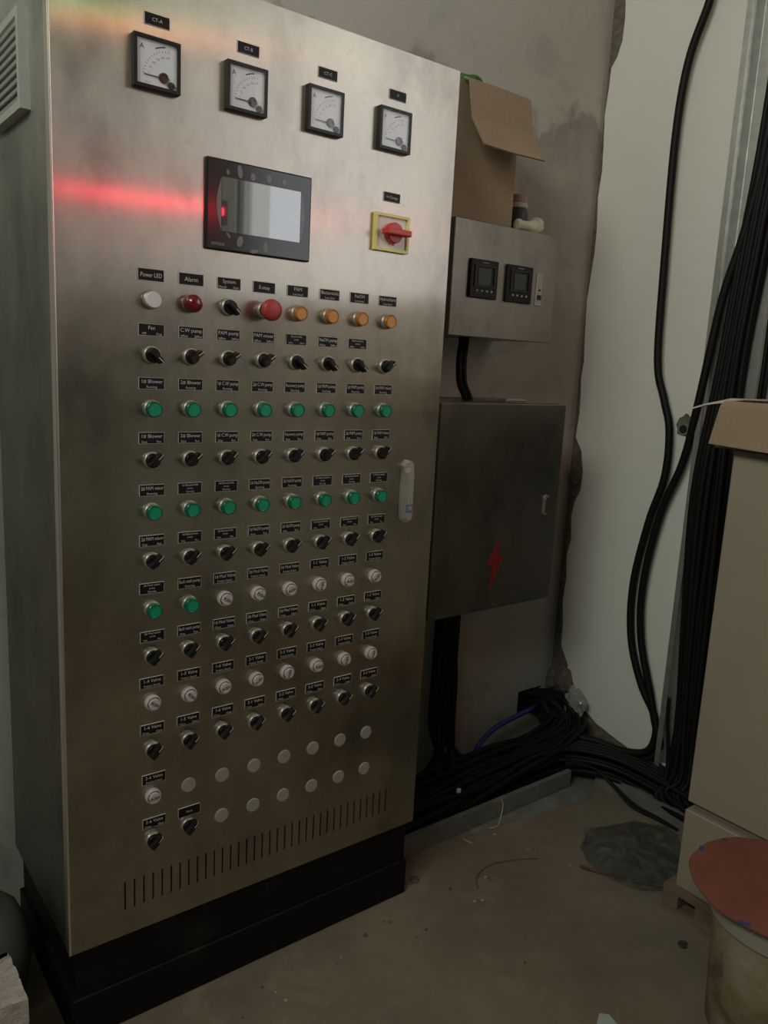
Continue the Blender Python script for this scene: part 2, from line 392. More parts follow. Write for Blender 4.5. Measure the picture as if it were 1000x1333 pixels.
# door with real ventilation slots
slots = [0.100 + 0.6115*k/34 for k in range(35)]
bm = bmesh.new()
sw = 0.0032; sz0, sz1 = 0.247, 0.304
xs = [0.0]
for s in slots: xs += [s-sw/2, s+sw/2]
xs.append(0.80); zs = [ZB, sz0, sz1, ZT]
G = [[bm.verts.new((x, 0.0, z)) for z in zs] for x in xs]
for i in range(len(xs)-1):
    for j in range(3):
        if j == 1 and i % 2 == 1: continue
        bm.faces.new((G[i][j], G[i+1][j], G[i+1][j+1], G[i][j+1]))
r = bmesh.ops.extrude_face_region(bm, geom=bm.faces[:])
bmesh.ops.translate(bm, verts=[v for v in r['geom'] if isinstance(v, bmesh.types.BMVert)], vec=(0, 0.0195, 0))
door = part('door', bm, STEEL, CB)
bm = bmesh.new(); bx(bm, -0.0025, 0.0015, -0.0012, 0.0195, ZB, ZT, 0.0011, 2); part('door_edge_fold', bm, mat('edge_highlight', (0.92, 0.90, 0.86), 0.30, 1.0), CB)  # paler metal than the door: edge highlight put into the fold's colour
bm = bmesh.new(); bx(bm, 0.012, 0.788, 0.012, 0.39, 0.092, ZB); part('base_frame', bm, BLACKPAINT, CB)
bm = bmesh.new(); bx(bm, 0.004, 0.794, 0.006, 0.395, 0.0, 0.091, 0.002); part('plinth', bm, BLACKPAINT, CB)
def cl(x, y, z): return Vector((x, y, z)) - ORG[CB.name]
# side ventilation cover
bm = bmesh.new()
vy0, vy1, vz0, vz1 = 0.108, 0.312, 1.637, 1.785
t = 0.013
for a in ((vy0, vy0+t, vz0, vz1), (vy1-t, vy1, vz0, vz1), (vy0+t, vy1-t, vz0, vz0+t), (vy0+t, vy1-t, vz1-t, vz1)):
    bx(bm, -0.016, 0.0, *a, 0.0)
vg = part('vent_cover', bm, VENTPL, CB)
bm = bmesh.new(); bx(bm, -0.003, -0.0005, vy0+t, vy1-t, vz0+t, vz1-t); part('filter', bm, DARKIN, vg)
nsl = 9
for k in range(nsl):
    zc = vz0 + t + (vz1-vz0-2*t)*(k+0.5)/nsl
    bm = bmesh.new(); bx(bm, -0.0165, -0.003, vy0+t, vy1-t, -0.0022, 0.0022)
    bmesh.ops.rotate(bm, verts=bm.verts[:], cent=(-0.0098, 0, 0), matrix=Matrix.Rotation(math.radians(-28), 3, 'Y'))
    bmesh.ops.translate(bm, verts=bm.verts[:], vec=(0, 0, zc)); part('slat', bm, VENTPL, vg)

# ---- nameplates
def plate_mesh(w, h, d=0.0016):
    bm = bmesh.new(); bx(bm, -w/2, w/2, -d, 0, -h/2, h/2)
    bm.normal_update()
    for f in bm.faces: f.material_index = 0 if f.normal.y < -0.5 else 1
    b = bmesh.new(); 
    me = bpy.data.meshes.new('nameplate')
    fr = [f for f in bm.faces if f.normal.y < -0.5]
    r = bmesh.ops.inset_region(bm, faces=fr, thickness=0.0007, depth=0)
    for f in r['faces']: f.material_index = 1
    bm.to_mesh(me); bm.free(); b.free()
    me.materials.append(PLATE); me.materials.append(PLATE_EDGE); return me
PM = plate_mesh(0.0445, 0.0195); PM2 = plate_mesh(0.041, 0.0175)
def nameplate(x, z, lines, me=PM, tilt=0.0):
    o = link('nameplate', me, CB, cl(x, 0, z)); o.rotation_euler = (0, tilt, 0)
    bm = bmesh.new(); y = -0.0019; W_ = 0.040
    for (s, dx, dz, h, mw) in lines: text_bm(bm, s, dx, dz, y, h, mw)
    if len(bm.verts):
        link('lettering', tomesh('lettering', bm, PRINT), o)
    else: bm.free()
    return o
def one(s, h=0.0070): return [(s, 0, 0, h, 0.036)]
def two(a, b): return [(a, 0, 0.0036, 0.0062, 0.040), (b, 0, -0.0056, 0.0040, 0.030)]
def sides(a, l, r): return [(a, 0, 0.0036, 0.0062, 0.040), (l, -0.0130, -0.0060, 0.0038, 0.015), (r, 0.0130, -0.0060, 0.0038, 0.015)]
def three(a, b, c): return [(a, 0, 0.0060, 0.0037, 0.040), (b, 0, 0.0004, 0.0032, 0.02), (c, 0, -0.0056, 0.0032, 0.02)]
def four(a, b, l, r): return [(a, 0, 0.0060, 0.0037, 0.040), (b, 0, 0.0004, 0.0032, 0.02), (l, -0.0130, -0.0058, 0.0030, 0.014), (r, 0.0130, -0.0058, 0.0030, 0.014)]
def autop(a, kind):
    """kind: R running / S stop-run"""
    if ' pump' in a and len(a) > 12:
        h = a.replace(' pump', '')
        return three(h, 'pump', 'Running') if kind == 'R' else four(h, 'pump', 'Stop', 'Run')
    return two(a, 'Running') if kind == 'R' else sides(a, 'Stop', 'Run')
def valve(a, kind): return two(a, 'Position Switch') if kind == 'P' else sides(a, 'Close', 'Open')
R3 = ['1# Blower', '2# Blower', '1# C.W pump', '2# C.W pump', 'Recovery pump', '1# PAM pump', '2# PAM pump', '1# PAM mixer']
R5 = ['2# PAM mixer', '1# Bactericide pump', '2# Bactericide pump', '1# NaOH pump', '2# NaOH pump', '1# Hydrochloric pump', '2# Hydrochloric pump', '1# Mud water pump']
R7 = ['2# Mud water pump', 'Back wash pump', '1# Mud Valve', '2# Mud Valve', '3# Mud Valve', '1-1 Valve', '1-2 Valve', '1-3 Valve']
R9 = ['1-4 Valve', '1-5 Valve', '1-6 Valve', '2-1 Valve', '2-2 Valve', '2-3 Valve', '2-4 Valve', '2-5 Valve']
pz = [1.396, 1.308, 1.220, 1.128, 1.038, 0.949, 0.863, 0.774, 0.687, 0.597, 0.498, 0.409]
bz = [1.356, 1.267, 1.178, 1.090, 1.001, 0.913, 0.825, 0.737, 0.649, 0.557, 0.465, 0.376]
PX = lambda c: 0.1525 + 0.0701*c
BX = lambda c: 0.1520 + 0.0700*c
special = lambda s: autop(s, 'R')
rowl = []
rowl.append([one('Power LED'), one('Alarm'), sides('System', 'Manual', 'Auto'), one('E-stop', 0.0060), two('PAM', 'Low level'), two('Bactericide', 'Low level'), two('NaOH', 'Low level'), two('Hydrochloric', 'Low level')])
rr_ = lambda a: sides(a, '1#Run', '2#Run')
rowl.append([sides('Fan', 'Off', 'Stop'), rr_('C.W pump'), rr_('PAM pump'), rr_('PAM mixer'), four('Bactericide', 'pump', '1#Run', '2#Run'), rr_('NaOH pump'), four('Hydrochloric', 'pump', '1#Run', '2#Run'), None])
rowl.append([two(s, 'Running') for s in R3]); rowl.append([sides(s, 'Stop', 'Run') for s in R3])
def r5(s, k):
    if 'NaOH' in s or 'mixer' in s or 'Back' in s: return two(s, 'Running') if k == 'R' else sides(s, 'Stop', 'Run')
    return autop(s, k)
rowl.append([r5(s, 'R') for s in R5]); rowl.append([r5(s, 'S') for s in R5])
rowl.append([(r5(s, 'R') if i < 2 else valve(s, 'P')) for i, s in enumerate(R7)])
rowl.append([(r5(s, 'S') if i < 2 else valve(s, 'C')) for i, s in enumerate(R7)])
rowl.append([valve(s, 'P') for s in R9]); rowl.append([valve(s, 'C') for s in R9])
rowl.append([valve('2-6 Valve', 'P')] + [None]*7); rowl.append([valve('2-6 Valve', 'C'), one('Rest', 0.0050)] + [None]*6)
random.seed(3)
for r, row in enumerate(rowl):
    for c, ln in enumerate(row):
        if ln is None: continue
        nameplate(PX(c) + random.uniform(-.0006, .0006) + (0.003 if r >= 10 else 0), pz[r] + (0.006*c/7 if 6 <= r <= 9 else 0), ln, PM, random.uniform(-0.008, 0.008))
for x, s in ((0.163, 'CT-A'), (0.322, 'CT-B'), (0.482, 'CT-C'), (0.643, 'V')): nameplate(x, 1.780, one(s, 0.0052), PM2)
nameplate(0.641, 1.594, one('V-Change', 0.0050), PM2)

# ---- pilot lights, buttons, switches (one mesh each, shared)
def lathe_mesh(name, prof, mats, n=28, mi=None, smooth=True):
    bm = bmesh.new(); lathe(bm, prof, n, mi=mi); me = tomesh(name, bm, mats)
    if smooth:
        for p in me.polygons: p.use_smooth = len(p.vertices) == 4
    return me
BEZ = lathe_mesh('bezel', [(0.0150, 0), (0.0150, 0.005), (0.0142, 0.0085), (0.0128, 0.0095), (0.0125, 0.006)], CHROME)
def lens_mesh(a, b, d=0.0195):
    return lathe_mesh('lens', [(0.0124, 0.005), (0.0136, 0.0085), (0.0136, d-0.002), (0.0130, d), (0.0108, d), (0.0105, d-0.0008)], [a, b], mi=[1, 1, 1, 1, 1, 0])
LENS_G, LENS_O = lens_mesh(GREEN, GREEN_E), lens_mesh(ORANGE, ORANGE_E)
LENS_W = lathe_mesh('lens', [(0.0124, 0.005), (0.0130, 0.0085), (0.0130, 0.014), (0.0122, 0.0155)], WHITEL)
DOME = lathe_mesh('lens', [(0.0150, 0.004), (0.0152, 0.014), (0.0140, 0.019), (0.0105, 0.0235), (0.0055, 0.026), (0.001, 0.0266)], REDDOME)
BTN = lathe_mesh('cap', [(0.0105, 0.005), (0.0105, 0.0145), (0.0103, 0.0158), (0.0095, 0.0162)], WHITEB)
RING = lathe_mesh('bezel', [(0.0146, 0), (0.0146, 0.006), (0.0138, 0.0105), (0.0122, 0.0115), (0.0115, 0.009), (0.0112, 0.006)], WHITEB)
PLUGM = lathe_mesh('hole_plug', [(0.0150, 0), (0.0146, 0.0018), (0.0130, 0.0026)], PLUG)
def knob_mesh():
    bm = bmesh.new()
    lathe(bm, [(0.0122, 0.006), (0.0124, 0.011), (0.0112, 0.0145)], 24)
    # grip bar, tapered, longer towards the pointer (+X)
    b2 = bmesh.new(); bx(b2, -0.0125, 0.0172, -0.0265, -0.010, -0.0060, 0.0060)
    for v in b2.verts:
        if v.co.y < -0.02:
            v.co.z *= 0.72; v.co.x = v.co.x*0.90
        if v.co.x > 0.01: v.co.z *= 0.85
    bmesh.ops.bevel(b2, geom=b2.edges[:], offset=0.0014, segments=2, affect='EDGES')
    tm = bpy.data.meshes.new('tmp'); b2.to_mesh(tm); b2.free(); bm.from_mesh(tm); bpy.data.meshes.remove(tm)
    return tomesh('knob', bm, BLACKPL)
KNOB = knob_mesh()
bm = bmesh.new(); bx(bm, 0.0050, 0.0146, -0.0268, -0.0258, -0.0008, 0.0008); bx(bm, 0.0150, 0.0163, -0.0258, -0.018, -0.0008, 0.0008)
POINT = tomesh('pointer', bm, GREYMARK)
# white push button with small twist lettering
def dev(kind, x, z, ang=0.0, txt=None):
    p = cl(x, 0, z)
    if kind in ('green', 'orange', 'white'):
        o = link('pilot_light', BEZ, CB, p)
        link('lens', {'green': LENS_G, 'orange': LENS_O, 'white': LENS_W}[kind], o)
    elif kind == 'dome':
        o = link('alarm_light', BEZ, CB, p); link('lens', DOME, o)
    elif kind == 'push':
        o = link('push_button', RING, CB, p); link('cap', BTN, o)
        bm = bmesh.new(); text_bm(bm, 'PUSH', 0, 0, -0.0166, 0.0058, 0.0165, ang, bold=0.02)
        link('lettering', tomesh('lettering', bm, INK), o)
    elif kind == 'sel':
        o = link('selector_switch', BEZ, CB, p)
        k = link('knob', KNOB, o); k.rotation_euler = (0, -ang, 0)
        q = link('pointer', POINT, o); q.rotation_euler = (0, -ang, 0)
    elif kind == 'plug':
        o = link('hole_plug', PLUGM, CB, p)
    return o
A45, A135 = math.radians(45), math.radians(-42)
dev('white', BX(0), bz[0]); dev('dome', BX(1), bz[0]); dev('sel', BX(2), bz[0], A135)
es = link('emergency_stop', BEZ, CB, cl(0.3625, 0, bz[0]))
link('mushroom_cap', lathe_mesh('mushroom_cap', [(0.0105, 0.006), (0.0105, 0.020), (0.0180, 0.023), (0.0190, 0.027), (0.0188, 0.034), (0.0168, 0.037), (0.010, 0.0385), (0.002, 0.039)], REDCAP, 32), es)
for c in range(4, 8): dev('orange', BX(c), bz[0])
for c in range(8): dev('sel', BX(c), bz[1], A135 if c in (0, 4, 5, 6) else math.radians(35))
for c in range(8):
    dev('green', BX(c), bz[2]); dev('green', BX(c), bz[4])
    dev('sel', BX(c), bz[3], A45 + random.uniform(-.06, .06)); dev('sel', BX(c), bz[5], A45 + random.uniform(-.06, .06))
    if c < 2: dev('green', BX(c), bz[6])
    else: dev('push', BX(c), bz[6], [0, 0, -.5, -.55, .35, 1.45, 0.1, .9][c])
    dev('sel', BX(c), bz[7] + 0.005*c/7, A45 + random.uniform(-.06, .06))
    dev('push', BX(c), bz[8] + 0.003*c/7, [-.6, -.75, .3, .7, 1.45, .05, 1.5, 1.4][c])
    dev('sel', BX(c), bz[9] + 0.008*c/7, A45 + random.uniform(-.06, .06))
dev('push', BX(0), bz[10], 0.12); dev('sel', BX(0), bz[11], A45); dev('sel', BX(1), bz[11]+0.006, A45)
for c in range(1, 8): dev('plug', BX(c)+0.002, bz[10]-0.002)
for c in range(2, 8): dev('plug', BX(c)+0.002, bz[11])

# ---- panel meters
def frame_bm(w, h, t, d, bev=0.0):
    bm = bmesh.new()
    bx(bm, -w/2, -w/2+t, -d, 0, -h/2, h/2); bx(bm, w/2-t, w/2, -d, 0, -h/2, h/2)
    bx(bm, -w/2+t, w/2-t, -d, 0, -h/2, -h/2+t); bx(bm, -w/2+t, w/2-t, -d, 0, h/2-t, h/2)
    return bm
def meter(x, z, letter):
    w = 0.0755
    o = link('panel_meter', tomesh('panel_meter', frame_bm(w, w, 0.0050, 0.013), BLACKPL), CB, cl(x, 0, z))
    bm = bmesh.new(); bx(bm, -w/2+0.004, w/2-0.004, -0.0085, 0, -w/2+0.004, w/2-0.004); link('dial', tomesh('dial', bm, DIAL), o)
    y = -0.0088
    bm = bmesh.new()
    text_bm(bm, letter, -0.024, 0.0215, y, 0.0075)
    px, pz_ = 0.0205, -0.0205           # pivot
    # red-line arc segment and scale ticks
    for a0, a1, r0, r1 in ((98, 118, 0.0475, 0.0492),):
        for k in range(8):
            b0 = math.radians(a0+(a1-a0)*k/8); b1 = math.radians(a0+(a1-a0)*(k+1)/8)
            vs = [bm.verts.new((px+r*math.cos(b), y, pz_+r*math.sin(b))) for r, b in ((r0, b0), (r1, b0), (r1, b1), (r0, b1))]; bm.faces.new(vs)
    for k in range(13):
        b = math.radians(92 + 82*k/12); r0, r1 = 0.0405, 0.0435
        tx, tz = -math.sin(b)*0.0003, math.cos(b)*0.0003
        vs = [bm.verts.new((px+r*math.cos(b)+s*tx, y, pz_+r*math.sin(b)+s*tz)) for r, s in ((r0, -1), (r1, -1), (r1, 1), (r0, 1))]; bm.faces.new(vs)
    link('scale', tomesh('scale', bm, INK), o)
    bm = bmesh.new()
    for k, s in enumerate(['0', '50', '100', '150', '200', '250']):
        b = math.radians(170 - 76*k/5); text_bm(bm, s, px+0.034*math.cos(b), pz_+0.034*math.sin(b), y, 0.0030, 0.006)
    text_bm(bm, 'Cl.1.5', -0.015, -0.0285, y, 0.0026)
    link('figures', tomesh('figures', bm, mat_grey), o)
    bm = bmesh.new(); bx(bm, -0.021, px, -0.0102, -0.0095, -0.0188, -0.0176); link('needle', tomesh('needle', bm, INK), o)
    bm = bmesh.new(); lathe(bm, [(0.0080, 0.0085), (0.0076, 0.0115), (0.0052, 0.0117), (0.0050, 0.0105)], 20, cen=(0.0110, 0, -0.0180)); link('needle_hub', tomesh('needle_hub', bm, HUBM), o)
    bm = bmesh.new(); lathe(bm, [(0.0056, 0.0085), (0.0052, 0.0112)], 20, cen=(0.0235, 0, -0.0265)); link('zero_screw', tomesh('zero_screw', bm, INK), o)
    bm = bmesh.new(); bx(bm, -w/2+0.005, w/2-0.005, -0.0124, -0.0119, -w/2+0.005, w/2-0.005); link('cover_glass', tomesh('cover_glass', bm, GLASS), o)
mat_grey = mat('grey_print', (0.30, 0.30, 0.30), 0.6)
HUBM = mat('hub_dark', (0.05, 0.05, 0.05), 0.25, 0.5)
for x, s in ((0.1595, 'A'), (0.3165, 'A'), (0.4745, 'A'), (0.634, 'V')): meter(x, 1.7145, s)

# ---- touch screen
HC = (0.3495, 1.5235); hw, hh = 0.207, 0.1485
bm = bmesh.new(); bx(bm, -hw/2, hw/2, -0.0065, 0, -hh/2, hh/2, 0.003, 2)
hmi = link('touch_panel', tomesh('touch_panel', bm, HMIBLK), CB, cl(HC[0], 0, HC[1]))
bm = bmesh.new(); bx(bm, -0.0755, 0.0805, -0.0072, -0.006, -0.0425, 0.0460, 0.0004); link('screen', tomesh('screen', bm, HMISCR), hmi)
bm = bmesh.new()   # bowed lip of the protective film left of the screen
arc = [(-0.0762 - 0.0085*math.sin(PI*k/14), -0.0415 + 0.0865*k/14) for k in range(15)]
poly(bm, arc, -0.0070, 0.0006); link('film_lip', tomesh('film_lip', bm, FILM), hmi)
bm = bmesh.new()
arc = [(0.081 + 0.0085*math.sin(PI*k/14), -0.0415 + 0.0865*k/14) for k in range(15)]
poly(bm, arc[::-1], -0.0070, 0.0006); link('film_lip', tomesh('film_lip', bm, FILM), hmi)
for (x, z, a, b, rt) in ((-0.042, 0.0585, 0.0045, 0.0105, 0.15), (-0.0645, 0.0545, 0.0028, 0.0042, 0), (-0.017, 0.0545, 0.0048, 0.0062, 0.1), (0.0145, 0.0565, 0.0050, 0.0070, 0), (0.045, 0.056, 0.004, 0.005, 0),
                         (-0.040, -0.0555, 0.0055, 0.0090, -0.25), (0.010, -0.0590, 0.0048, 0.0095, 0), (-0.062, -0.0480, 0.0018, 0.0058, 0.7), (-0.012, -0.0685, 0.008, 0.0035, 0.2)):
    bm = bmesh.new(); pts = [(x + a*math.cos(t)*math.cos(rt) - b*math.sin(t)*math.sin(rt), z + a*math.cos(t)*math.sin(rt) + b*math.sin(t)*math.cos(rt)) for t in [2*PI*k/18 for k in range(18)]]
    poly(bm, pts, -0.0071, 0.0009); link('film_bubble', tomesh('film_bubble', bm, FILM), hmi)
bm = bmesh.new(); text_bm(bm, 'SIEMENS', -0.0815, -0.0640, -0.0067, 0.0048); link('lettering', tomesh('lettering', bm, mat_grey), hmi)

# ---- main rotary switch
IC = (0.6405, 1.526)
bm = frame_bm(0.084, 0.070, 0.0052, 0.010); iso = link('rotary_isolator', tomesh('rotary_isolator', bm, YELLOW), CB, cl(IC[0], 0, IC[1]))
bm = bmesh.new(); bx(bm, -0.0405, 0.0405, -0.006, 0, -0.0335, 0.0335); link('face_plate', tomesh('face_plate', bm, PALEPL), iso)
bm = bmesh.new(); text_bm(bm, '1', 0.002, 0.0270, -0.0063, 0.0042); text_bm(bm, 'I', 0.002, 0.0205, -0.0063, 0.003); text_bm(bm, '0', -0.001, -0.027, -0.0063, 0.0036); text_bm(bm, 'ON', -0.030, 0.0275, -0.0063, 0.0024)
link('lettering', tomesh('lettering', bm, mat_grey), iso)
bm = bmesh.new(); lathe(bm, [(0.0195, 0.006), (0.0195, 0.018), (0.0180, 0.021)], 28); 
bx(bm, -0.0305, 0.0305, -0.034, -0.014, -0.0058, 0.0058, 0.0022, 2)
v = [bm.verts.new(p) for p in ((-0.0035, -0.010, -0.0185), (0.0035, -0.010, -0.0185), (0.0, -0.010, -0.0240), (-0.0035, -0.016, -0.0185), (0.0035, -0.016, -0.0185), (0.0, -0.016, -0.0240))]
for f in ((0, 1, 2), (3, 5, 4), (0, 2, 5, 3), (1, 4, 5, 2), (0, 3, 4, 1)): bm.faces.new([v[i] for i in f])
link('handle', tomesh('handle', bm, REDH), iso)

# ---- door handle
def stadium(w, h, n=10):
    r = w/2; return [(r*math.cos(a), (h/2-r)+r*math.sin(a)) for a in [PI*k/n for k in range(n+1)]] + [(r*math.cos(a), -(h/2-r)+r*math.sin(a)) for a in [PI+PI*k/n for k in range(n+1)]]
def stad_bm(w, h, y, th, bev=0.0, dx=0, dz=0):
    bm = bmesh.new(); poly(bm, [(a+dx, b+dz) for a, b in stadium(w, h)], y, th)
    if bev: bmesh.ops.bevel(bm, geom=[e for e in bm.edges if all(abs(v.co.y-y) < 1e-6 for v in e.verts)], offset=bev, segments=2, affect='EDGES')
    return bm
dh = link('door_handle', tomesh('door_handle', stad_bm(0.031, 0.136, -0.010, 0.010, 0.003), HANDLE), CB, cl(0.718, 0, 1.004))
bm = stad_bm(0.020, 0.114, -0.018, 0.010, 0.003, 0.001, -0.006); link('lever', tomesh('lever', bm, HANDLE), dh)
bm = bmesh.new(); bx(bm, -0.0085, 0.0095, -0.0188, -0.0178, -0.044, -0.026); link('lock_sticker', tomesh('lock_sticker', bm, BLUEINK), dh)
bm = bmesh.new(); lathe(bm, [(0.0052, 0.0186), (0.0050, 0.0196), (0.0025, 0.0198)], 16, cen=(0.0005, 0, -0.035)); link('lock_barrel', tomesh('lock_barrel', bm, HANDLE), dh)

# ------------------------------------------------------------------ lower wall box
LB = thing('junction_box', 'large steel wall box with a red lightning bolt on its door', 'electrical box', (1.1725, 0.285, 0.628))
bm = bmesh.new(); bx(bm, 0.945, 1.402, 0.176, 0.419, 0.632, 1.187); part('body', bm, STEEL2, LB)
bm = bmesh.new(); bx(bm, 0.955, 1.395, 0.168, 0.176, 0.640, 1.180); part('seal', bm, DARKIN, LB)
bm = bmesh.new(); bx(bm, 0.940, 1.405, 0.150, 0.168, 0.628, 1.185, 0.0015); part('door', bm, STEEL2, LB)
bm = bmesh.new()
bolt = [(1.176, 0.830), (1.141, 0.742), (1.161, 0.748), (1.160, 0.684), (1.203, 0.770), (1.181, 0.766)]
bolt = [(1.178, 0.830), (1.138, 0.752), (1.160, 0.752), (1.154, 0.682), (1.203, 0.776), (1.180, 0.776)]
poly(bm, bolt, 0.1492, 0.0006); part('lightning_bolt', bm, mat('bolt_red', (0.28, 0.025, 0.018), 0.55), LB)
bm = stad_bm(0.020, 0.058, 0.144, 0.006, 0.0, 1.352, 0.906); hb = part('latch', bm, CHROME, LB)
bm = stad_bm(0.012, 0.044, 0.141, 0.004, 0.0, 1.353, 0.906); part('latch_lever', bm, STEEL2, hb)

# ------------------------------------------------------------------ upper wall box
UB = thing('meter_box', 'small steel wall box with two black digital meters on its door', 'electrical box', (1.182, 0.31, 1.351))
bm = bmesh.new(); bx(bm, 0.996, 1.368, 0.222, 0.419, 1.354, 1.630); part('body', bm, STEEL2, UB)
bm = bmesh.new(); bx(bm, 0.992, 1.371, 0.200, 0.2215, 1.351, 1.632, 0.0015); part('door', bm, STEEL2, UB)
for cx in (1.0935, 1.2225):
    cz = 1.494; w, h = 0.096, 0.094
    b = bmesh.new(); bx(b, cx-w/2, cx+w/2, 0.190, 0.200, cz-h/2, cz+h/2, 0.002); dm = part('digital_meter', b, BLACKPL, UB)
    b = bmesh.new(); fw = 0.004
    for q in ((cx-0.036, cx-0.036+fw, cz-0.020, cz+0.034), (cx+0.036-fw, cx+0.036, cz-0.020, cz+0.034), (cx-0.032, cx+0.032, cz-0.020, cz-0.016), (cx-0.032, cx+0.032, cz+0.030, cz+0.034)):
        bx(b, q[0], q[1], 0.187, 0.191, q[2], q[3])
    part('screen_frame', b, HMIBLK, dm)
    b = bmesh.new(); bx(b, cx-0.022, cx+0.022, 0.1892, 0.191, cz-0.014, cz+0.026); part('display', b, mat('lcd_grey', (0.06, 0.065, 0.06), 0.25), dm)
    b = bmesh.new(); bx(b, cx-0.011, cx+0.011, 0.1892, 0.1905, cz+0.0385, cz+0.0405); part('top_strip', b, mat_grey, dm)
    for k in range(4):
        b = bmesh.new(); lathe(b, [(0.0028, 0), (0.0024, 0.0015)], 10, cen=(cx-0.024+0.017*k, 0.190, cz-0.029)); part('key', b, GREYMARK, dm)
bm = bmesh.new(); bx(bm, 1.2935, 1.3165, 0.196, 0.200, 1.446, 1.530, 0.001); lt = part('latch', bm, CHROME, UB)
bm = bmesh.new(); bx(bm, 1.2985, 1.3115, 0.193, 0.196, 1.462, 1.474); part('latch_button', bm, INK, lt)
bm = bmesh.new(); lathe(bm, [(0.003, 0), (0.003, 0.002)], 10, cen=(1.305, 0.196, 1.487)); part('keyhole', bm, INK, lt)

# ------------------------------------------------------------------ thin flat offcut on the lower box
bm = bmesh.new(); bx(bm, 1.255, 1.335, 0.235, 0.275, 1.187, 1.194, 0.002)
solo('metal_offcut', bm, CHROME, 'thin flat pale offcut lying on top of the lightning bolt box', 'offcut', (1.295, 0.255, 1.187))

# ------------------------------------------------------------------ carton on the upper box
CT = thing('cardboard_box', 'open brown cardboard carton standing on the small meter box', 'cardboard box', (1.10, 0.31, 1.632))
t = 0.004; cx0, cx1, cy0, cy1, cz0, cz1 = 0.994, 1.206, 0.222, 0.405, 1.632, 1.948
bm = bmesh.new(); bx(bm, cx0, cx1, cy0, cy0+t, cz0, cz1); part('front_panel', bm, CARD, CT)
bm = bmesh.new(); bx(bm, cx0, cx1, cy1-t, cy1, cz0, cz1); part('rear_panel', bm, CARD, CT)
for a in (cx0, cx1-t):
    bm = bmesh.new(); bx(bm, a, a+t, cy0+t, cy1-t, cz0, cz1); part('side_panel', bm, CARD, CT)
bm = bmesh.new(); bx(bm, cx0+t, cx1-t, cy0+t, cy1-t, cz0, cz0+t); part('bottom_panel', bm, CARD, CT)
def sheet(bm, rows, th):
    """rows of 3d points -> quad strip sheet with thickness"""
    g = [[bm.verts.new(p) for p in r] for r in rows]
    for a, b in zip(g, g[1:]):
        for k in range(len(a)-1): bm.faces.new((a[k], a[k+1], b[k+1], b[k]))
    bm.normal_update()
    bmesh.ops.solidify(bm, geom=bm.faces[:], thickness=th)
bm = bmesh.new()
sheet(bm, [[(1.004, 0.218, 1.949), (1.11, 0.218, 1.949), (1.214, 0.218, 1.947)], [(1.005, 0.200, 1.941), (1.11, 0.200, 1.942), (1.215, 0.199, 1.939)], [(1.005, 0.181, 1.853), (1.11, 0.180, 1.856), (1.215, 0.181, 1.855)], [(1.005, 0.133, 1.784), (1.11, 0.134, 1.783), (1.216, 0.134, 1.786)]], 0.004)
part('flap', bm, CARD, CT)
bm = bmesh.new(); sheet(bm, [[(cx0+0.002, cy0+0.006, cz1), (cx0+0.002, cy1-0.004, cz1)], [(cx0-0.035, cy0+0.012, cz1-0.10), (cx0-0.035, cy1-0.01, cz1-0.10)]], 0.004); part('flap', bm, CARD, CT)
bm = bmesh.new(); tube(bm, [(1.03, 0.30, 1.948), (1.05, 0.285, 1.972), (1.09, 0.28, 1.980), (1.13, 0.29, 1.974), (1.16, 0.31, 1.95), (1.17, 0.33, 1.90)], 0.010, 6, 4)
for v in bm.verts: v.co += Vector((random.uniform(-1, 1), random.uniform(-1, 1), random.uniform(-1, 1)))*0.004
solo('green_plastic_strip', bm, mat('green_plastic', (0.05, 0.17, 0.04), 0.5), 'strip of green plastic poking out of the top of the cardboard carton', 'plastic strip', (1.10, 0.30, 1.90))

# bottle and fitting on the upper box
BT = thing('bottle', 'small dark grey bottle with pinkish cap beside the tall carton', 'bottle', (1.322, 0.315, 1.632))
bm = bmesh.new(); lathe(bm, [(0.0285, 0), (0.0300, 0.004), (0.0300, 0.066), (0.0265, 0.078), (0.0235, 0.082)], 28, 'Z', (1.322, 0.315, 1.632)); part('body', bm, mat('bottle_grey', (0.055, 0.06, 0.065), 0.35), BT, True)
bm = bmesh.new(); lathe(bm, [(0.0255, 0.080), (0.0262, 0.083), (0.0262, 0.090), (0.0250, 0.092)], 28, 'Z', (1.322, 0.315, 1.632)); part('neck_ring', bm, mat('ring_white', (0.6, 0.6, 0.57), 0.4), BT, False)
bm = bmesh.new(); lathe(bm, [(0.0235, 0.092), (0.0240, 0.094), (0.0238, 0.112), (0.022, 0.1145)], 28, 'Z', (1.322, 0.315, 1.632)); part('cap', bm, mat('cap_pink', (0.40, 0.32, 0.29), 0.45), BT)
PF = thing('pipe_fitting', 'cream white plastic pipe fitting lying in front of the dark bottle', 'pipe fitting', (1.285, 0.245, 1.632))
PVC = mat('cream_pvc', (0.60, 0.56, 0.44), 0.4)
bm = bmesh.new(); lathe(bm, [(0.012, 0), (0.0145, 0.004), (0.0145, 0.010), (0.0125, 0.014), (0.0130, 0.045), (0.0185, 0.062), (0.0195, 0.075)], 22, 'X', (1.243, 0.24, 1.6525)); part('body', bm, PVC, PF)
bm = bmesh.new(); lathe(bm, [(0.0225, 0.070), (0.0235, 0.072), (0.0235, 0.082), (0.0205, 0.084), (0.019, 0.078)], 22, 'X', (1.243, 0.24, 1.6560)); part('flange', bm, PVC, PF)
bm = bmesh.new(); lathe(bm, [(0.012, 0.070), (0.012, 0.096), (0.010, 0.099)], 18, 'X', (1.243, 0.24, 1.6560)); part('spigot', bm, PVC, PF)

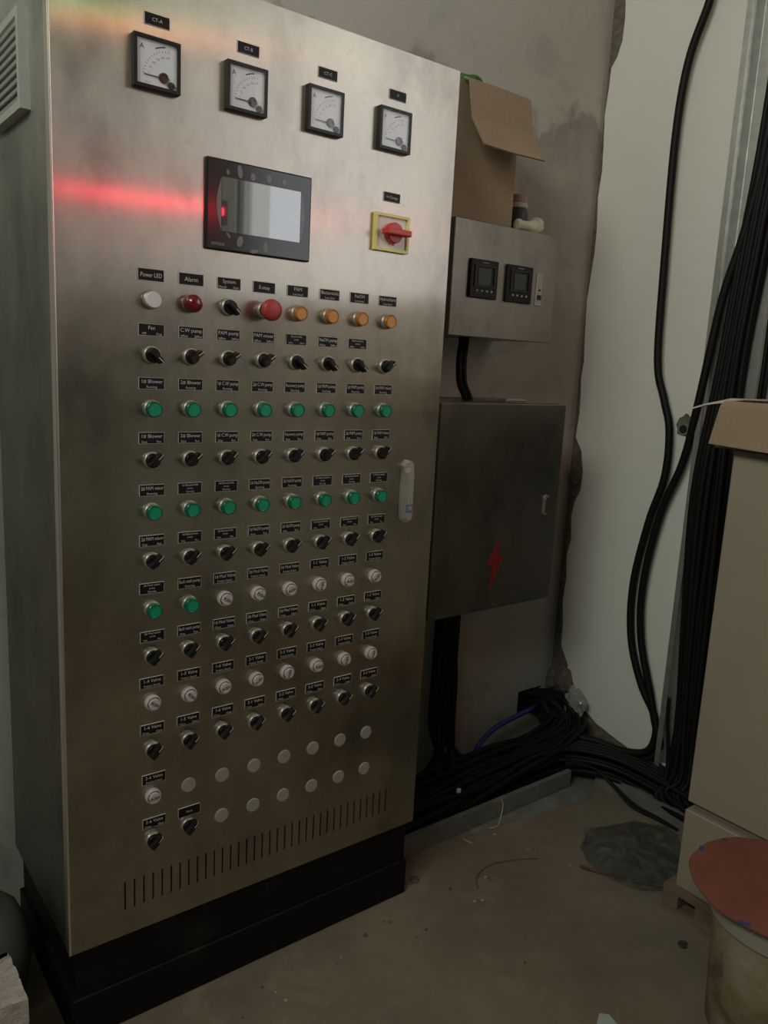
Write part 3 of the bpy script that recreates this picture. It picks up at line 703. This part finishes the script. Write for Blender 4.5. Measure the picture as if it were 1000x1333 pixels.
# ------------------------------------------------------------------ cables
def cable(pts, r, label, group=None, M=CABLE, n=8, sides=8, name='cable'):
    bm = bmesh.new(); tube(bm, pts, r, sides, n)
    p0 = min(pts, key=lambda p: p[2])
    return solo(name, bm, M, label, 'cable', p0, group, True)
random.seed(21)
u = random.uniform
# loop between the two wall boxes
for k, dx in enumerate((0.0, 0.017)):
    cable([(1.150+dx, 0.32, 1.353), (1.142+dx, 0.312, 1.335), (1.127+dx, 0.30, 1.292), (1.131+dx, 0.298, 1.235), (1.150+dx, 0.30, 1.205), (1.165+dx, 0.305, 1.188)], 0.0085,
          ['black cable looping from the meter box to the lower box, carton side', 'black cable looping from the meter box to the lower box, wall corner side'][k])
# hanging cables in front of the white wall
H1 = [(0.045, 2.40), (0.064, 2.283), (0.109, 2.141), (0.124, 1.943), (0.114, 1.585), (0.100, 1.321), (0.064, 1.211), (0.035, 1.123), (0.032, 0.986), (0.069, 0.839), (0.098, 0.638), (0.084, 0.466), (0.030, 0.332), (-0.027, 0.252)]
cable([(1.735, 0.02, 2.6)] + [(1.738, y, z) for y, z in H1] + [(1.733, -0.043, 0.185), (1.725, -0.02, 0.128), (1.70, 0.05, 0.110), (1.67, 0.14, 0.115), (1.60, 0.22, 0.11), (1.45, 0.24, 0.09)], 0.0115,
      'single thick black cable hanging in front of the white wall, nearer the corner')
H2 = [(-0.155, 1.867), (-0.130, 1.669), (-0.090, 1.492), (-0.058, 1.219), (-0.022, 1.039), (0.033, 0.869), (0.063, 0.647), (0.049, 0.477), (-0.004, 0.319), (-0.033, 0.229)]
cable([(1.725, -0.17, 2.3)] + [(1.722 if z > 1.2 else 1.738, y, z) for y, z in H2] + [(1.745, -0.055, 0.16), (1.73, -0.025, 0.104), (1.70, 0.04, 0.085), (1.66, 0.11, 0.095), (1.56, 0.20, 0.085), (1.42, 0.21, 0.07)], 0.0115,
      'thick black cable leaving the wall trunking and hanging beside the single cable')
# bundle in the vertical wall trunking
GB = 'black cables in the wall trunking'
for k in range(20):
    y = -0.104 - 0.0095*(k % 7) + u(-.002, .002); x = 1.755 - 0.016*(k//7)
    y2 = -0.073 - 0.0165*(k % 7) + u(-.006, .006); x2 = x - u(0, .02)
    cable([(x, y-0.06, 2.9), (x, y-0.042, 2.0), (x, y-0.022, 1.65), (x, y, 1.3), (x2, y2, 0.95), (x2, -0.092-0.0135*(k % 7)+u(-.01, .01), 0.55), (x2-0.005, -0.118-0.011*(k % 7)+u(-.012, .012), 0.27), (x2-0.02, -0.122-0.012*(k % 7)+u(-.012, .012), 0.12), (x2-0.06, -0.15-0.012*(k % 7)+u(-.05, .05), 0.04+u(0, .03)), (x2-0.06-u(0, .05), -0.36+u(-.05, .05), 0.03+u(0, .02))],
          0.0085, 'black cable in the packed bundle of the galvanised wall trunking', GB, n=6)
for k, (y1, y2, y3) in enumerate(((-0.222, -0.20, -0.245), (-0.235, -0.225, -0.21))):
    cable([(1.735, y1, 1.7), (1.735, y1, 1.2), (1.73, y2, 0.85), (1.725, y2+0.01, 0.55), (1.72, (y2+y3)/2, 0.36), (1.71, y3, 0.22), (1.68, y3-0.04, 0.08), (1.65, -0.36, 0.03)], 0.006,
          ['thin black cable straying out of the trunking beside the beige cabinet', 'second thin stray black cable against the beige cabinet'][k])
cable([(1.745, -0.065, 0.32), (1.74, -0.075, 0.24), (1.738, -0.088, 0.16), (1.73, -0.10, 0.08), (1.70, -0.13, 0.04)], 0.005, 'thin short black cable hanging at the foot of the wall trunking')
cable([(1.757, -0.285, 1.55), (1.757, -0.258, 1.32), (1.757, -0.242, 1.15), (1.757, -0.235, 0.8)], 0.007, 'blue cable running down the white wall above the right-hand carton', None, CABLEB)
# bundle dropping from the lower box
GD = 'black cables under the lightning bolt box'
for k in range(12):
    x = 1.182 + 0.0125*(k % 6) + u(-.003, .003); y = 0.375 - 0.022*(k//6)
    xx = x + u(-.02, .02); s = -1 if k % 3 else 1
    cable([(x, y, 0.635), (x, y, 0.50), (xx-0.006, y-0.005, 0.34), (xx-0.01, y-0.012, 0.20), (xx-0.01+s*0.02, y-0.04, 0.115), (xx+s*0.09, y-0.075+u(-.03, .03), 0.065), (xx+s*0.22, y-0.12+u(-.04, .04), 0.04+u(0, .02)), (max(0.83, xx+s*0.36), y-0.13+u(-.04, .04), 0.035)],
          0.0088, 'black cable dropping from under the lightning bolt box to the floor', GD, n=6)
# bundle out of the wall hole, humping over and along the tray
GH = 'black cables out of the wall hole'
for k in range(18):
    hx = 1.638 + 0.014*(k % 6); hz = 0.108 + 0.022*(k//6) + u(-.004, .004); f = ((k*7) % 18)/17; g = 1-f
    cable([(hx, YW+0.12, hz), (hx, YW+0.02, hz+0.012), (hx+0.012, YW-0.055, hz+0.034), (min(1.742, hx+0.035-0.05*g), 0.285+0.045*g, hz+0.030), (1.690-0.075*g+u(-.01, .01), 0.195+0.085*g, 0.135+u(-.015, .015)), (1.575-0.06*g+u(-.02, .02), 0.160+0.125*g, 0.105+u(-.015, .015)),
           (1.42+u(-.04, .04), 0.155+0.165*g+u(-.015, .015), 0.080+u(-.01, .02)), (1.25+u(-.05, .05), 0.15+0.17*g+u(-.02, .02), 0.065+u(-.01, .02)), (1.05+u(-.05, .05), 0.145+0.15*g+u(-.02, .02), 0.05+u(-.01, .02)), (0.82, 0.14+0.14*g, 0.040)],
          0.0088, 'black cable coming out of the wall hole and running into the floor tray', GH, n=6)
# long cables from the cabinet round the corner to the trunking
GT = 'black cables along the floor tray'
for k in range(16):
    f = k/15; o = 0.155*f; zb = 0.022 + 0.030*(k % 3)
    cable([(0.82, 0.135+o, zb), (1.00, 0.14+o+u(-.015, .015), zb+u(-.005, .01)), (1.22, 0.145+o+u(-.015, .015), zb+u(0, .015)), (1.42, 0.155+o*0.9+u(-.01, .01), zb+0.01+u(0, .012)), (1.55+o*0.25, 0.135+o*0.7, zb+0.025), (1.625+o*0.45, 0.04+o*0.45, zb+0.025), (1.650+o*0.6, -0.08+o*0.15, zb+0.015), (1.658+o*0.55, -0.22, zb), (1.62+o*0.5, -0.37, zb)],
          0.0088, 'black cable lying along the floor tray and round the corner', GT, n=6)
cable([(1.645, 0.36, 0.150), (1.60, 0.345, 0.155), (1.52, 0.34, 0.150), (1.43, 0.345, 0.128), (1.36, 0.335, 0.10), (1.30, 0.31, 0.072), (1.22, 0.28, 0.05)], 0.0085, 'dark blue cable arching over the black floor cables', None, CABLEB)
for k, a in enumerate((0, 0.03)):
    cable([(1.52, 0.12+a, 0.085), (1.585, 0.065+a*0.6, 0.075), (1.60+a*0.3, 0.0+a*0.4, 0.045), (1.600+a*0.5, -0.075, 0.012), (1.612+a*0.3, -0.150, 0.006), (1.615, -0.22, 0.006)], 0.0045, ['thin black cable spilling over the tray edge onto the floor, outer', 'thin black cable spilling over the tray edge onto the floor, inner'][k])

# ------------------------------------------------------------------ trays and trunking
bm = bmesh.new()
bx(bm, 0.815, 1.545, 0.112, 0.1145, 0.0, 0.055); bx(bm, 0.815, 1.545, 0.1145, 0.128, 0.0525, 0.055); bx(bm, 0.815, 1.60, 0.1145, 0.405, 0.0, 0.003); 
solo('cable_tray', bm, TRAYM, 'dull green grey metal cable tray on the floor along the back wall', 'cable tray', (1.18, 0.26, 0))
bm = bmesh.new()
bx(bm, 1.632, 1.635, -0.40, 0.085, 0.0, 0.048); bx(bm, 1.635, 1.648, -0.40, 0.085, 0.0455, 0.048); bx(bm, 1.635, 1.765, -0.40, 0.085, 0.0, 0.003)
solo('cable_tray', bm, TRAYM, 'metal cable tray on the floor along the white wall', 'cable tray', (1.70, -0.16, 0))
bm = bmesh.new(); sheet(bm, [[(1.10, 0.094, 0.001), (1.56, 0.030, 0.001)], [(1.11, 0.110, 0.004), (1.60, 0.108, 0.006)]], 0.0015)
solo('metal_strip', bm, TRAYM, 'flat greenish metal strip lying against the front of the floor tray', 'metal strip', (1.3, 0.09, 0))
CH = thing('wall_trunking', 'galvanised steel cable trunking running up the white wall', 'trunking', (1.765, -0.14, 0.10))
bm = bmesh.new(); bx(bm, 1.766, 1.7695, -0.212, -0.053, 0.10, 3.3); part('back_plate', bm, GALV, CH)
bm = bmesh.new(); bx(bm, 1.728, 1.766, -0.056, -0.053, 0.10, 3.3); bx(bm, 1.728, 1.7305, -0.070, -0.056, 0.10, 3.3); part('side_flange', bm, GALV, CH)
bm = bmesh.new(); bx(bm, 1.7635, 1.7662, -0.083, -0.079, 0.10, 3.3); part('rib', bm, GALV, CH)
bm = bmesh.new(); bx(bm, 1.732, 1.766, -0.212, -0.209, 0.10, 3.3); part('side_flange', bm, GALV, CH)
bm = bmesh.new(); lathe(bm, [(0.0075, 0), (0.0075, 0.004)], 12, 'X', (1.7625, -0.078, 1.095)); part('fixing_screw', bm, PRINT, CH)
# pipe sleeve in the wall hole
SL = thing('pipe_sleeve', 'round grey conduit stub set in a chipped hole in the white wall', 'conduit', (XW, 0.006, 1.135))
bm = bmesh.new()
ring = [(0.006 + (0.029+random.uniform(-.006, .006))*math.cos(a), 1.139 + (0.033+random.uniform(-.006, .006))*math.sin(a)) for a in [2*PI*k/16 for k in range(16)]]
xpoly(bm, ring, XW-0.0012, 0.0010); part('broken_mortar', bm, MORTAR, SL)
bm = bmesh.new(); lathe(bm, [(0.019, -0.006), (0.0195, 0.0), (0.0195, -0.0)], 20, 'X', (XW-0.001, 0.006, 1.130), cap1=False); part('conduit', bm, TRAYM, SL)
bm = bmesh.new(); lathe(bm, [(0.0125, -0.0066), (0.0125, -0.0060)], 18, 'X', (XW-0.001, 0.006, 1.128)); part('shade_disc', bm, DARKIN, SL)  # flat near-black disc in place of the shaded hollow of the conduit
# mortar lumps along the ragged plaster edge and at the wall hole
for k, (y, z, s) in enumerate(((0.395, 0.93, 0.020), (0.40, 0.70, 0.015), (0.35, 0.225, 0.040), (0.30, 0.175, 0.028), (0.05, 0.02, 0.05), (-0.03, 0.03, 0.055), (0.41, 0.205, 0.03))):
    b = bmesh.new(); bmesh.ops.create_icosphere(b, subdivisions=3, radius=s)
    for v in b.verts:
        d = mnoise.noise(v.co*40 + Vector((k*9, 0, 0)))*0.35 + mnoise.noise(v.co*110)*0.12
        v.co *= 1 + d; v.co.x *= 0.45; v.co.z *= 1.25
    bmesh.ops.translate(b, verts=b.verts[:], vec=(XW + 0.006 if k < 2 else XW-0.004, y, z)); part('mortar_lump', b, MORTAR, wr)
# wad of clear plastic stuffed beside the wall hole
b = bmesh.new(); bmesh.ops.create_icosphere(b, subdivisions=4, radius=0.045)
for v in b.verts:
    n_ = v.co.normalized(); d = abs(mnoise.noise(n_*1.7))*1.1 + abs(mnoise.noise(n_*3.2+Vector((3, 1, 2))))*0.25
    v.co *= 0.72 + d*0.6; v.co.x *= 0.55; v.co.z *= 1.2
bmesh.ops.translate(b, verts=b.verts[:], vec=(1.728, 0.262, 0.178))
solo('plastic_wad', b, mat('clear_plastic', (0.42, 0.41, 0.38), 0.18, Alpha=0.75), 'crumpled clear plastic stuffed beside the cable hole in the corner', 'plastic', (1.728, 0.262, 0.12))

# ------------------------------------------------------------------ beige cabinet on a pallet, with carton on top
BC = thing('beige_cabinet', 'plain beige metal cabinet standing on a wooden pallet at the right edge', 'cabinet', (1.50, -0.85, 0.075))
bm = bmesh.new(); bx(bm, 1.30, 1.70, -1.30, -0.409, 0.292, 1.128, 0.003); part('body', bm, BEIGE, BC)
bm = bmesh.new(); bx(bm, 1.312, 1.69, -1.29, -0.420, 0.270, 0.293); part('joint', bm, mat('joint_dark', (0.20, 0.175, 0.13), 0.7), BC)
bm = bmesh.new(); bx(bm, 1.298, 1.70, -1.30, -0.407, 0.070, 0.272, 0.003); part('lower_body', bm, BEIGE, BC)
PA = thing('pallet', 'low wooden pallet under the beige cabinet', 'pallet', (1.50, -0.85, 0))
for k in range(5):
    y1 = -0.385 - 0.19*k; bm = bmesh.new(); bx(bm, 1.285, 1.70, y1-0.13, y1, 0.054, 0.0695); part('deck_board', bm, WOOD, PA)
for x in (1.287, 1.47, 1.655):
    bm = bmesh.new(); bx(bm, x, x+0.045, -1.26, -0.385, 0.0, 0.054)
    if x < 1.3:
        bm.free(); bm = bmesh.new()
        for ya, yb in ((-0.425, -0.385), (-0.60, -0.47), (-0.90, -0.70), (-1.26, -1.1)): bx(bm, x, x+0.045, ya, yb, 0.016, 0.054)
        bx(bm, x, x+0.06, -1.26, -0.385, 0.0, 0.016)
    part('stringer', bm, WOOD, PA)
RC = thing('cardboard_box', 'open cardboard carton with pale lining on top of the beige cabinet', 'cardboard box', (1.45, -0.62, 1.128))
bm = bmesh.new(); t = 0.004
a0, a1, b0, b1, c0, c1 = 1.300, 1.66, -0.86, -0.366, 1.128, 1.226
bx(bm, a0, a0+t, b0, b1, c0, c1); part('side_panel', bm, CARD, RC)
bm = bmesh.new(); bx(bm, a1-t, a1, b0, b1, c0, c1); part('side_panel', bm, CARD, RC)
bm = bmesh.new(); bx(bm, a0+t, a1-t, b0, b0+t, c0, c1); part('end_panel', bm, CARD, RC)
bm = bmesh.new(); bx(bm, a0+t, a1-t, b1-t, b1, c0, c1); part('end_panel', bm, CARD, RC)
bm = bmesh.new(); bx(bm, a0+t, a1-t, b0+t, b1-t, c0, c0+t); part('bottom_panel', bm, CARD, RC)
bm = bmesh.new(); sheet(bm, [[(1.299, -0.376, 1.2275), (1.299, -0.60, 1.2285), (1.299, -0.85, 1.2275)], [(1.283, -0.376, 1.217), (1.283, -0.60, 1.218), (1.283, -0.85, 1.217)], [(1.262, -0.372, 1.137), (1.260, -0.60, 1.128), (1.262, -0.87, 1.120)]], 0.004); part('flap', bm, CARD, RC)
bm = bmesh.new(); sheet(bm, [[(1.312, -0.364, 1.229), (1.40, -0.364, 1.236), (1.65, -0.364, 1.234)], [(1.290, -0.335, 1.222), (1.40, -0.332, 1.235), (1.645, -0.33, 1.234)], [(1.268, -0.318, 1.212), (1.39, -0.302, 1.224), (1.64, -0.30, 1.226)]], 0.003); part('lined_flap', bm, CARDW, RC)

# ------------------------------------------------------------------ bucket
BK = thing('bucket', 'paint stained bucket covered with a red sheet, blue tape marks on its rim', 'bucket', (1.125, -0.715, 0))
bc = (1.125, -0.715, 0)
BUCK = mat('stained_bucket', (0.36, 0.32, 0.23), 0.65)
_n = noise_tex(BUCK, 8, 5, 0.65, dist=0.8); _m = noise_tex(BUCK, 4, 3, 0.6)
_c = ramp(BUCK, _n, [(0.36, (0.14, 0.118, 0.078)), (0.5, (0.28, 0.235, 0.135)), (0.66, (0.36, 0.325, 0.25))])
_c = mixc(BUCK, maprange(BUCK, _m, 0.56, 0.66, 0, 0.7), _c, (0.26, 0.115, 0.09))
L(BUCK, _c, bsdf(BUCK).inputs['Base Color'])
bb = (1.143, -0.730, 0)
bm = bmesh.new(); lathe(bm, [(0.120, 0.0), (0.123, 0.004), (0.136, 0.262), (0.138, 0.300), (0.132, 0.300), (0.117, 0.010)], 48, 'Z', bb, cap1=True); part('body', bm, BUCK, BK, True)
RIMM = mat('bucket_rim', (0.34, 0.32, 0.26), 0.55)
bm = bmesh.new(); lathe(bm, [(0.1360, 0.250), (0.146, 0.254), (0.1490, 0.300), (0.148, 0.3135), (0.1345, 0.3135), (0.1345, 0.250)], 48, 'Z', bb, cap0=False, cap1=False); part('rim', bm, RIMM, BK)
REDL = mat('red_sheet', (0.30, 0.085, 0.055), 0.55)
_n = noise_tex(REDL, 9, 5, 0.65); L(REDL, ramp(REDL, _n, [(0.3, (0.19, 0.062, 0.044)), (0.7, (0.26, 0.09, 0.064))]), bsdf(REDL).inputs['Base Color'])
bm = bmesh.new()
ring = [(0.1655 + 0.0015*math.sin(7*a) + 0.001*math.sin(13*a+1)) for a in [2*PI*k/72 for k in range(72)]]
vs0 = [bm.verts.new((bc[0]+r*math.cos(2*PI*k/72), bc[1]+r*math.sin(2*PI*k/72), 0.3145)) for k, r in enumerate(ring)]
f = bm.faces.new(vs0); r_ = bmesh.ops.extrude_face_region(bm, geom=[f]); bmesh.ops.translate(bm, verts=[v for v in r_['geom'] if isinstance(v, bmesh.types.BMVert)], vec=(0, 0, 0.003))
part('red_cover', bm, REDL, BK)
BLUET = mat('blue_tape', (0.04, 0.06, 0.24), 0.6)
for a, ln in ((185, 0.020), (95, 0.016), (69, 0.010)):
    a = math.radians(a); bm = bmesh.new(); bx(bm, -0.006, 0.003, -ln/2, ln/2, 0.3172, 0.3182)
    bmesh.ops.rotate(bm, verts=bm.verts[:], cent=(0, 0, 0), matrix=Matrix.Rotation(a + 0.3, 3, 'Z'))
    bmesh.ops.translate(bm, verts=bm.verts[:], vec=(bc[0]+0.161*math.cos(a), bc[1]+0.161*math.sin(a), 0)); part('blue_tape', bm, BLUET, BK)
bm = bmesh.new(); bmesh.ops.create_icosphere(bm, subdivisions=3, radius=0.02)
for v in bm.verts: v.co *= 1 + 0.45*mnoise.noise(v.co*60); v.co.y *= 0.9; v.co.x *= 0.14; v.co.z *= 1.2
a = math.radians(203); bmesh.ops.rotate(bm, verts=bm.verts[:], cent=(0, 0, 0), matrix=Matrix.Rotation(a, 3, 'Z'))
bmesh.ops.translate(bm, verts=bm.verts[:], vec=(bb[0]+0.133*math.cos(a), bb[1]+0.133*math.sin(a), 0.195)); part('paint_splash', bm, mat('pink_paint', (0.50, 0.38, 0.33), 0.6), BK)

# ------------------------------------------------------------------ dark plastic bag on the floor
PB = [(1.392, -0.070), (1.300, -0.125), (1.268, -0.180), (1.262, -0.250), (1.290, -0.320), (1.325, -0.350), (1.385, -0.365), (1.46, -0.33), (1.60, -0.235), (1.60, -0.18), (1.555, -0.125), (1.47, -0.10)]
bm = bmesh.new(); nx = 46
cxm = sum(p[0] for p in PB)/len(PB); cym = sum(p[1] for p in PB)/len(PB)
def inside_scale(ang):
    # radial extent of the outline from its centre
    best = 0.1; d = Vector((math.cos(ang), math.sin(ang)))
    for i in range(len(PB)):
        p = Vector(PB[i]) - Vector((cxm, cym)); q = Vector(PB[(i+1) % len(PB)]) - Vector((cxm, cym)); e = q-p
        den = d.x*e.y - d.y*e.x
        if abs(den) < 1e-9: continue
        t_ = (p.x*e.y - p.y*e.x)/den; s_ = (p.x*d.y - p.y*d.x)/den
        if t_ > 0 and -1e-6 <= s_ <= 1+1e-6: best = t_
    return best
rings = []; NR, NA = 22, 72
for i in range(NR+1):
    fr = i/NR; ring = []
    for k in range(NA):
        a = 2*PI*k/NA; R_ = inside_scale(a)*fr*(1 + 0.05*mnoise.noise(Vector((math.cos(a)*4, math.sin(a)*4, 2))))
        x, y = cxm + R_*math.cos(a), cym + R_*math.sin(a)
        hgt = 0.004 + (1-fr**2.5)*0.012
        wr_ = abs(mnoise.noise(Vector((x*15, y*15, 0.3))))*0.024 + abs(mnoise.noise(Vector((x*36, y*36, 5))))*0.016
        ring.append(bm.verts.new((x, y, 0.002 + hgt*(0.45) + wr_*(1-0.72*fr**3))))
        if i == 0: break
    rings.append(ring)
for k in range(NA): bm.faces.new((rings[0][0], rings[1][k], rings[1][(k+1) % NA]))
for i in range(1, NR):
    for k in range(NA): bm.faces.new((rings[i][k], rings[i+1][k], rings[i+1][(k+1) % NA], rings[i][(k+1) % NA]))
BAG = mat('dark_plastic_film', (0.085, 0.095, 0.082), 0.25, Alpha=0.62)
_n = noise_tex(BAG, 16, 5, 0.65, dist=1.2); L(BAG, ramp(BAG, _n, [(0.35, (0.045, 0.052, 0.045)), (0.52, (0.085, 0.095, 0.082)), (0.68, (0.18, 0.19, 0.165))]), bsdf(BAG).inputs['Base Color'])  # paler noise paints glossy wrinkle highlights into the film colour
solo('plastic_bag', bm, BAG, 'crumpled dark translucent plastic bag lying on the floor beside the pallet', 'plastic bag', (cxm, cym, 0), None, True)
bm = bmesh.new(); tube(bm, [(1.243, -0.172, 0.006), (1.25, -0.19, 0.005), (1.30, -0.275, 0.005), (1.362, -0.357, 0.006)], 0.0042, 6, 4)
solo('rusty_rod', bm, mat('rust', (0.13, 0.06, 0.035), 0.8), 'thin rusty rod on the floor along the edge of the plastic bag', 'rod', (1.30, -0.275, 0), None, True)
# loose wires and rubble
def wire(pts, r, col, label, name='wire'):
    bm = bmesh.new(); tube(bm, pts, r, 6, 6); solo(name, bm, mat(name+'_colour', col, 0.6), label, 'wire', min(pts, key=lambda p: p[2]), None, True)
wire([(1.165, 0.085, 0.003), (1.195, 0.082, 0.003), (1.225, 0.10, 0.016), (1.238, 0.108, 0.040), (1.232, 0.110, 0.058)], 0.0016, (0.55, 0.53, 0.36), 'thin pale yellow wire curling over the floor tray edge')
wire([(1.070, 0.092, 0.002), (1.068, 0.080, 0.003), (1.075, 0.060, 0.002)], 0.0014, (0.50, 0.48, 0.34), 'short pale yellow wire end on the floor by the tray')
wire([(0.955, -0.085, 0.002), (0.985, -0.050, 0.002), (1.05, -0.035, 0.002), (1.13, -0.060, 0.002), (1.175, -0.085, 0.002)], 0.0014, (0.16, 0.08, 0.06), 'thin brown wire lying in an arc on the bare floor')
def chip(x, y, s, col, label, name='rubble_chip', flat=0.35, cat='chip', seed=0, group=None):
    b = bmesh.new(); bmesh.ops.create_icosphere(b, subdivisions=2, radius=s)
    for v in b.verts:
        v.co *= 1 + 0.6*mnoise.noise(v.co*(1.3/s) + Vector((seed*7.3, seed, 0))); v.co.z *= flat
    zmin = min(v.co.z for v in b.verts); bmesh.ops.translate(b, verts=b.verts[:], vec=(x, y, -zmin))
    solo(name, b, mat(name, col, 0.85), label, cat, (x, y, 0), group)
chip(0.842, 0.025, 0.011, (0.17, 0.075, 0.055), 'small reddish chip on the floor by the plinth corner', seed=1)
chip(1.207, -0.493, 0.010, (0.05, 0.04, 0.03), 'small dark stone on the floor between pallet and bucket', 'pebble', 0.6, 'pebble', 2)
b = bmesh.new(); poly(b, [(0, 0), (0.03, 0.016), (0.044, 0.002), (0.036, -0.03), (0.004, -0.034)], 0, 0.004)
bmesh.ops.rotate(b, verts=b.verts[:], cent=(0, 0, 0), matrix=Matrix.Rotation(-PI/2, 3, 'X'))
zmin = min(v.co.z for v in b.verts); bmesh.ops.translate(b, verts=b.verts[:], vec=(0.855, -0.525, -zmin+0.0005))
solo('tile_shard', b, mat('pale_shard', (0.42, 0.50, 0.47), 0.4), 'pale bluish shard on the floor at the bottom edge', 'shard', (0.87, -0.525, 0))
random.seed(5)
for k in range(26):
    x, y = random.choice([(u(0.25, 0.85), u(-0.16, -0.03)), (u(0.6, 1.1), u(-0.4, 0.05)), (u(0.9, 1.25), u(-0.2, 0.07))])
    chip(x, y, u(0.0022, 0.0048), random.choice([(0.10, 0.08, 0.06), (0.36, 0.32, 0.27), (0.20, 0.12, 0.09)]), 'tiny crumb of rubble scattered on the concrete floor', 'rubble_crumb', 0.6, 'crumb', k+5, 'rubble crumbs on the floor')
bm = bmesh.new(); bx(bm, 1.096, 1.108, 0.150, 0.160, 0.098, 0.110, 0.002)
solo('cable_tag', bm, PRINT, 'tiny white tag on the black cables in the floor tray', 'tag', (1.10, 0.155, 0.098))

# ------------------------------------------------------------------ things at the lower left
bm = bmesh.new(); lathe(bm, [(0.10, -0.75), (0.105, -0.74), (0.105, -0.085), (0.098, -0.060), (0.080, -0.040), (0.050, -0.028), (0.012, -0.024)], 40, 'X', (0.0, 0.215, 0.106))
solo('drain_pipe', bm, mat('grey_pvc', (0.07, 0.075, 0.07), 0.5), 'grey plastic pipe with rounded end cap on the floor left of the cabinet', 'pipe', (-0.4, 0.215, 0), None, True)
AAC = mat('aerated_block', (0.52, 0.49, 0.42), 0.9)
_n = noise_tex(AAC, 50, 5, 0.7); L(AAC, ramp(AAC, _n, [(0.3, (0.36, 0.33, 0.27)), (0.6, (0.54, 0.51, 0.44))]), bsdf(AAC).inputs['Base Color']); bump(AAC, _n, 0.7, 0.008)
bm = bmesh.new()
bmesh.ops.create_grid(bm, x_segments=1, y_segments=1, size=0.1); bm.free(); bm = bmesh.new()
bx(bm, -0.42, -0.083, -0.06, 0.085, 0.0, 0.195); bmesh.ops.subdivide_edges(bm, edges=bm.edges[:], cuts=18, use_grid_fill=True)
for v in bm.verts:
    d = mnoise.noise(v.co*30)*0.0035 + mnoise.noise(v.co*90)*0.0015
    if v.co.z > 0.19: v.co.z += d*1.6 - max(0, (v.co.y+0.02))*0.15
    if v.co.x > -0.084: v.co.x += d*0.9 - 0.004
solo('concrete_block', bm, AAC, 'broken pale aerated concrete block at the bottom left corner', 'block', (-0.25, 0.01, 0))

# ------------------------------------------------------------------ lit signs elsewhere in the room (mirrored in the steel and screen)
def lamp_mat(name, col, s):
    M = mat(name, (0.02, 0.02, 0.02), 0.5); b = bsdf(M)
    b.inputs['Emission Color'].default_value = (*col, 1); b.inputs['Emission Strength'].default_value = s; return M
SG = thing('led_sign', 'red LED display board hanging from the ceiling behind the viewer', 'sign', (0.92, -2.02, 1.83))
bm = bmesh.new(); bx(bm, 0.565, 1.275, -2.05, -2.0, 1.825, 1.925, 0.004); part('housing', bm, BLACKPL, SG)
bm = bmesh.new(); bx(bm, 0.59, 1.25, -2.0, -1.997, 1.863, 1.890); part('lit_panel', bm, lamp_mat('red_led', (1.0, 0.012, 0.05), 21), SG)
for x in (0.7, 1.14):
    bm = bmesh.new(); bx(bm, x-0.004, x+0.004, -2.03, -2.022, 1.925, ZC); part('hanger_rod', bm, BLACKPL, SG)
SL2 = thing('signal_lamp_bar', 'bar of green and orange signal lamps hanging behind the viewer', 'signal lamp', (1.1, -2.95, 2.82))
bm = bmesh.new(); bx(bm, 0.80, 1.42, -3.0, -2.95, 2.80, 2.95, 0.004); part('housing', bm, BLACKPL, SL2)
bm = bmesh.new(); bx(bm, 0.82, 0.96, -2.95, -2.947, 2.84, 2.90); part('green_lamp', bm, lamp_mat('green_led', (0.15, 1.0, 0.25), 16.0), SL2)
bm = bmesh.new(); bx(bm, 1.02, 1.40, -2.95, -2.947, 2.83, 2.88); part('orange_lamp', bm, lamp_mat('orange_led', (1.0, 0.20, 0.07), 17.0), SL2)
for x in (0.9, 1.35):
    bm = bmesh.new(); bx(bm, x-0.004, x+0.004, -2.98, -2.972, 2.95, ZC); part('hanger_rod', bm, BLACKPL, SL2)
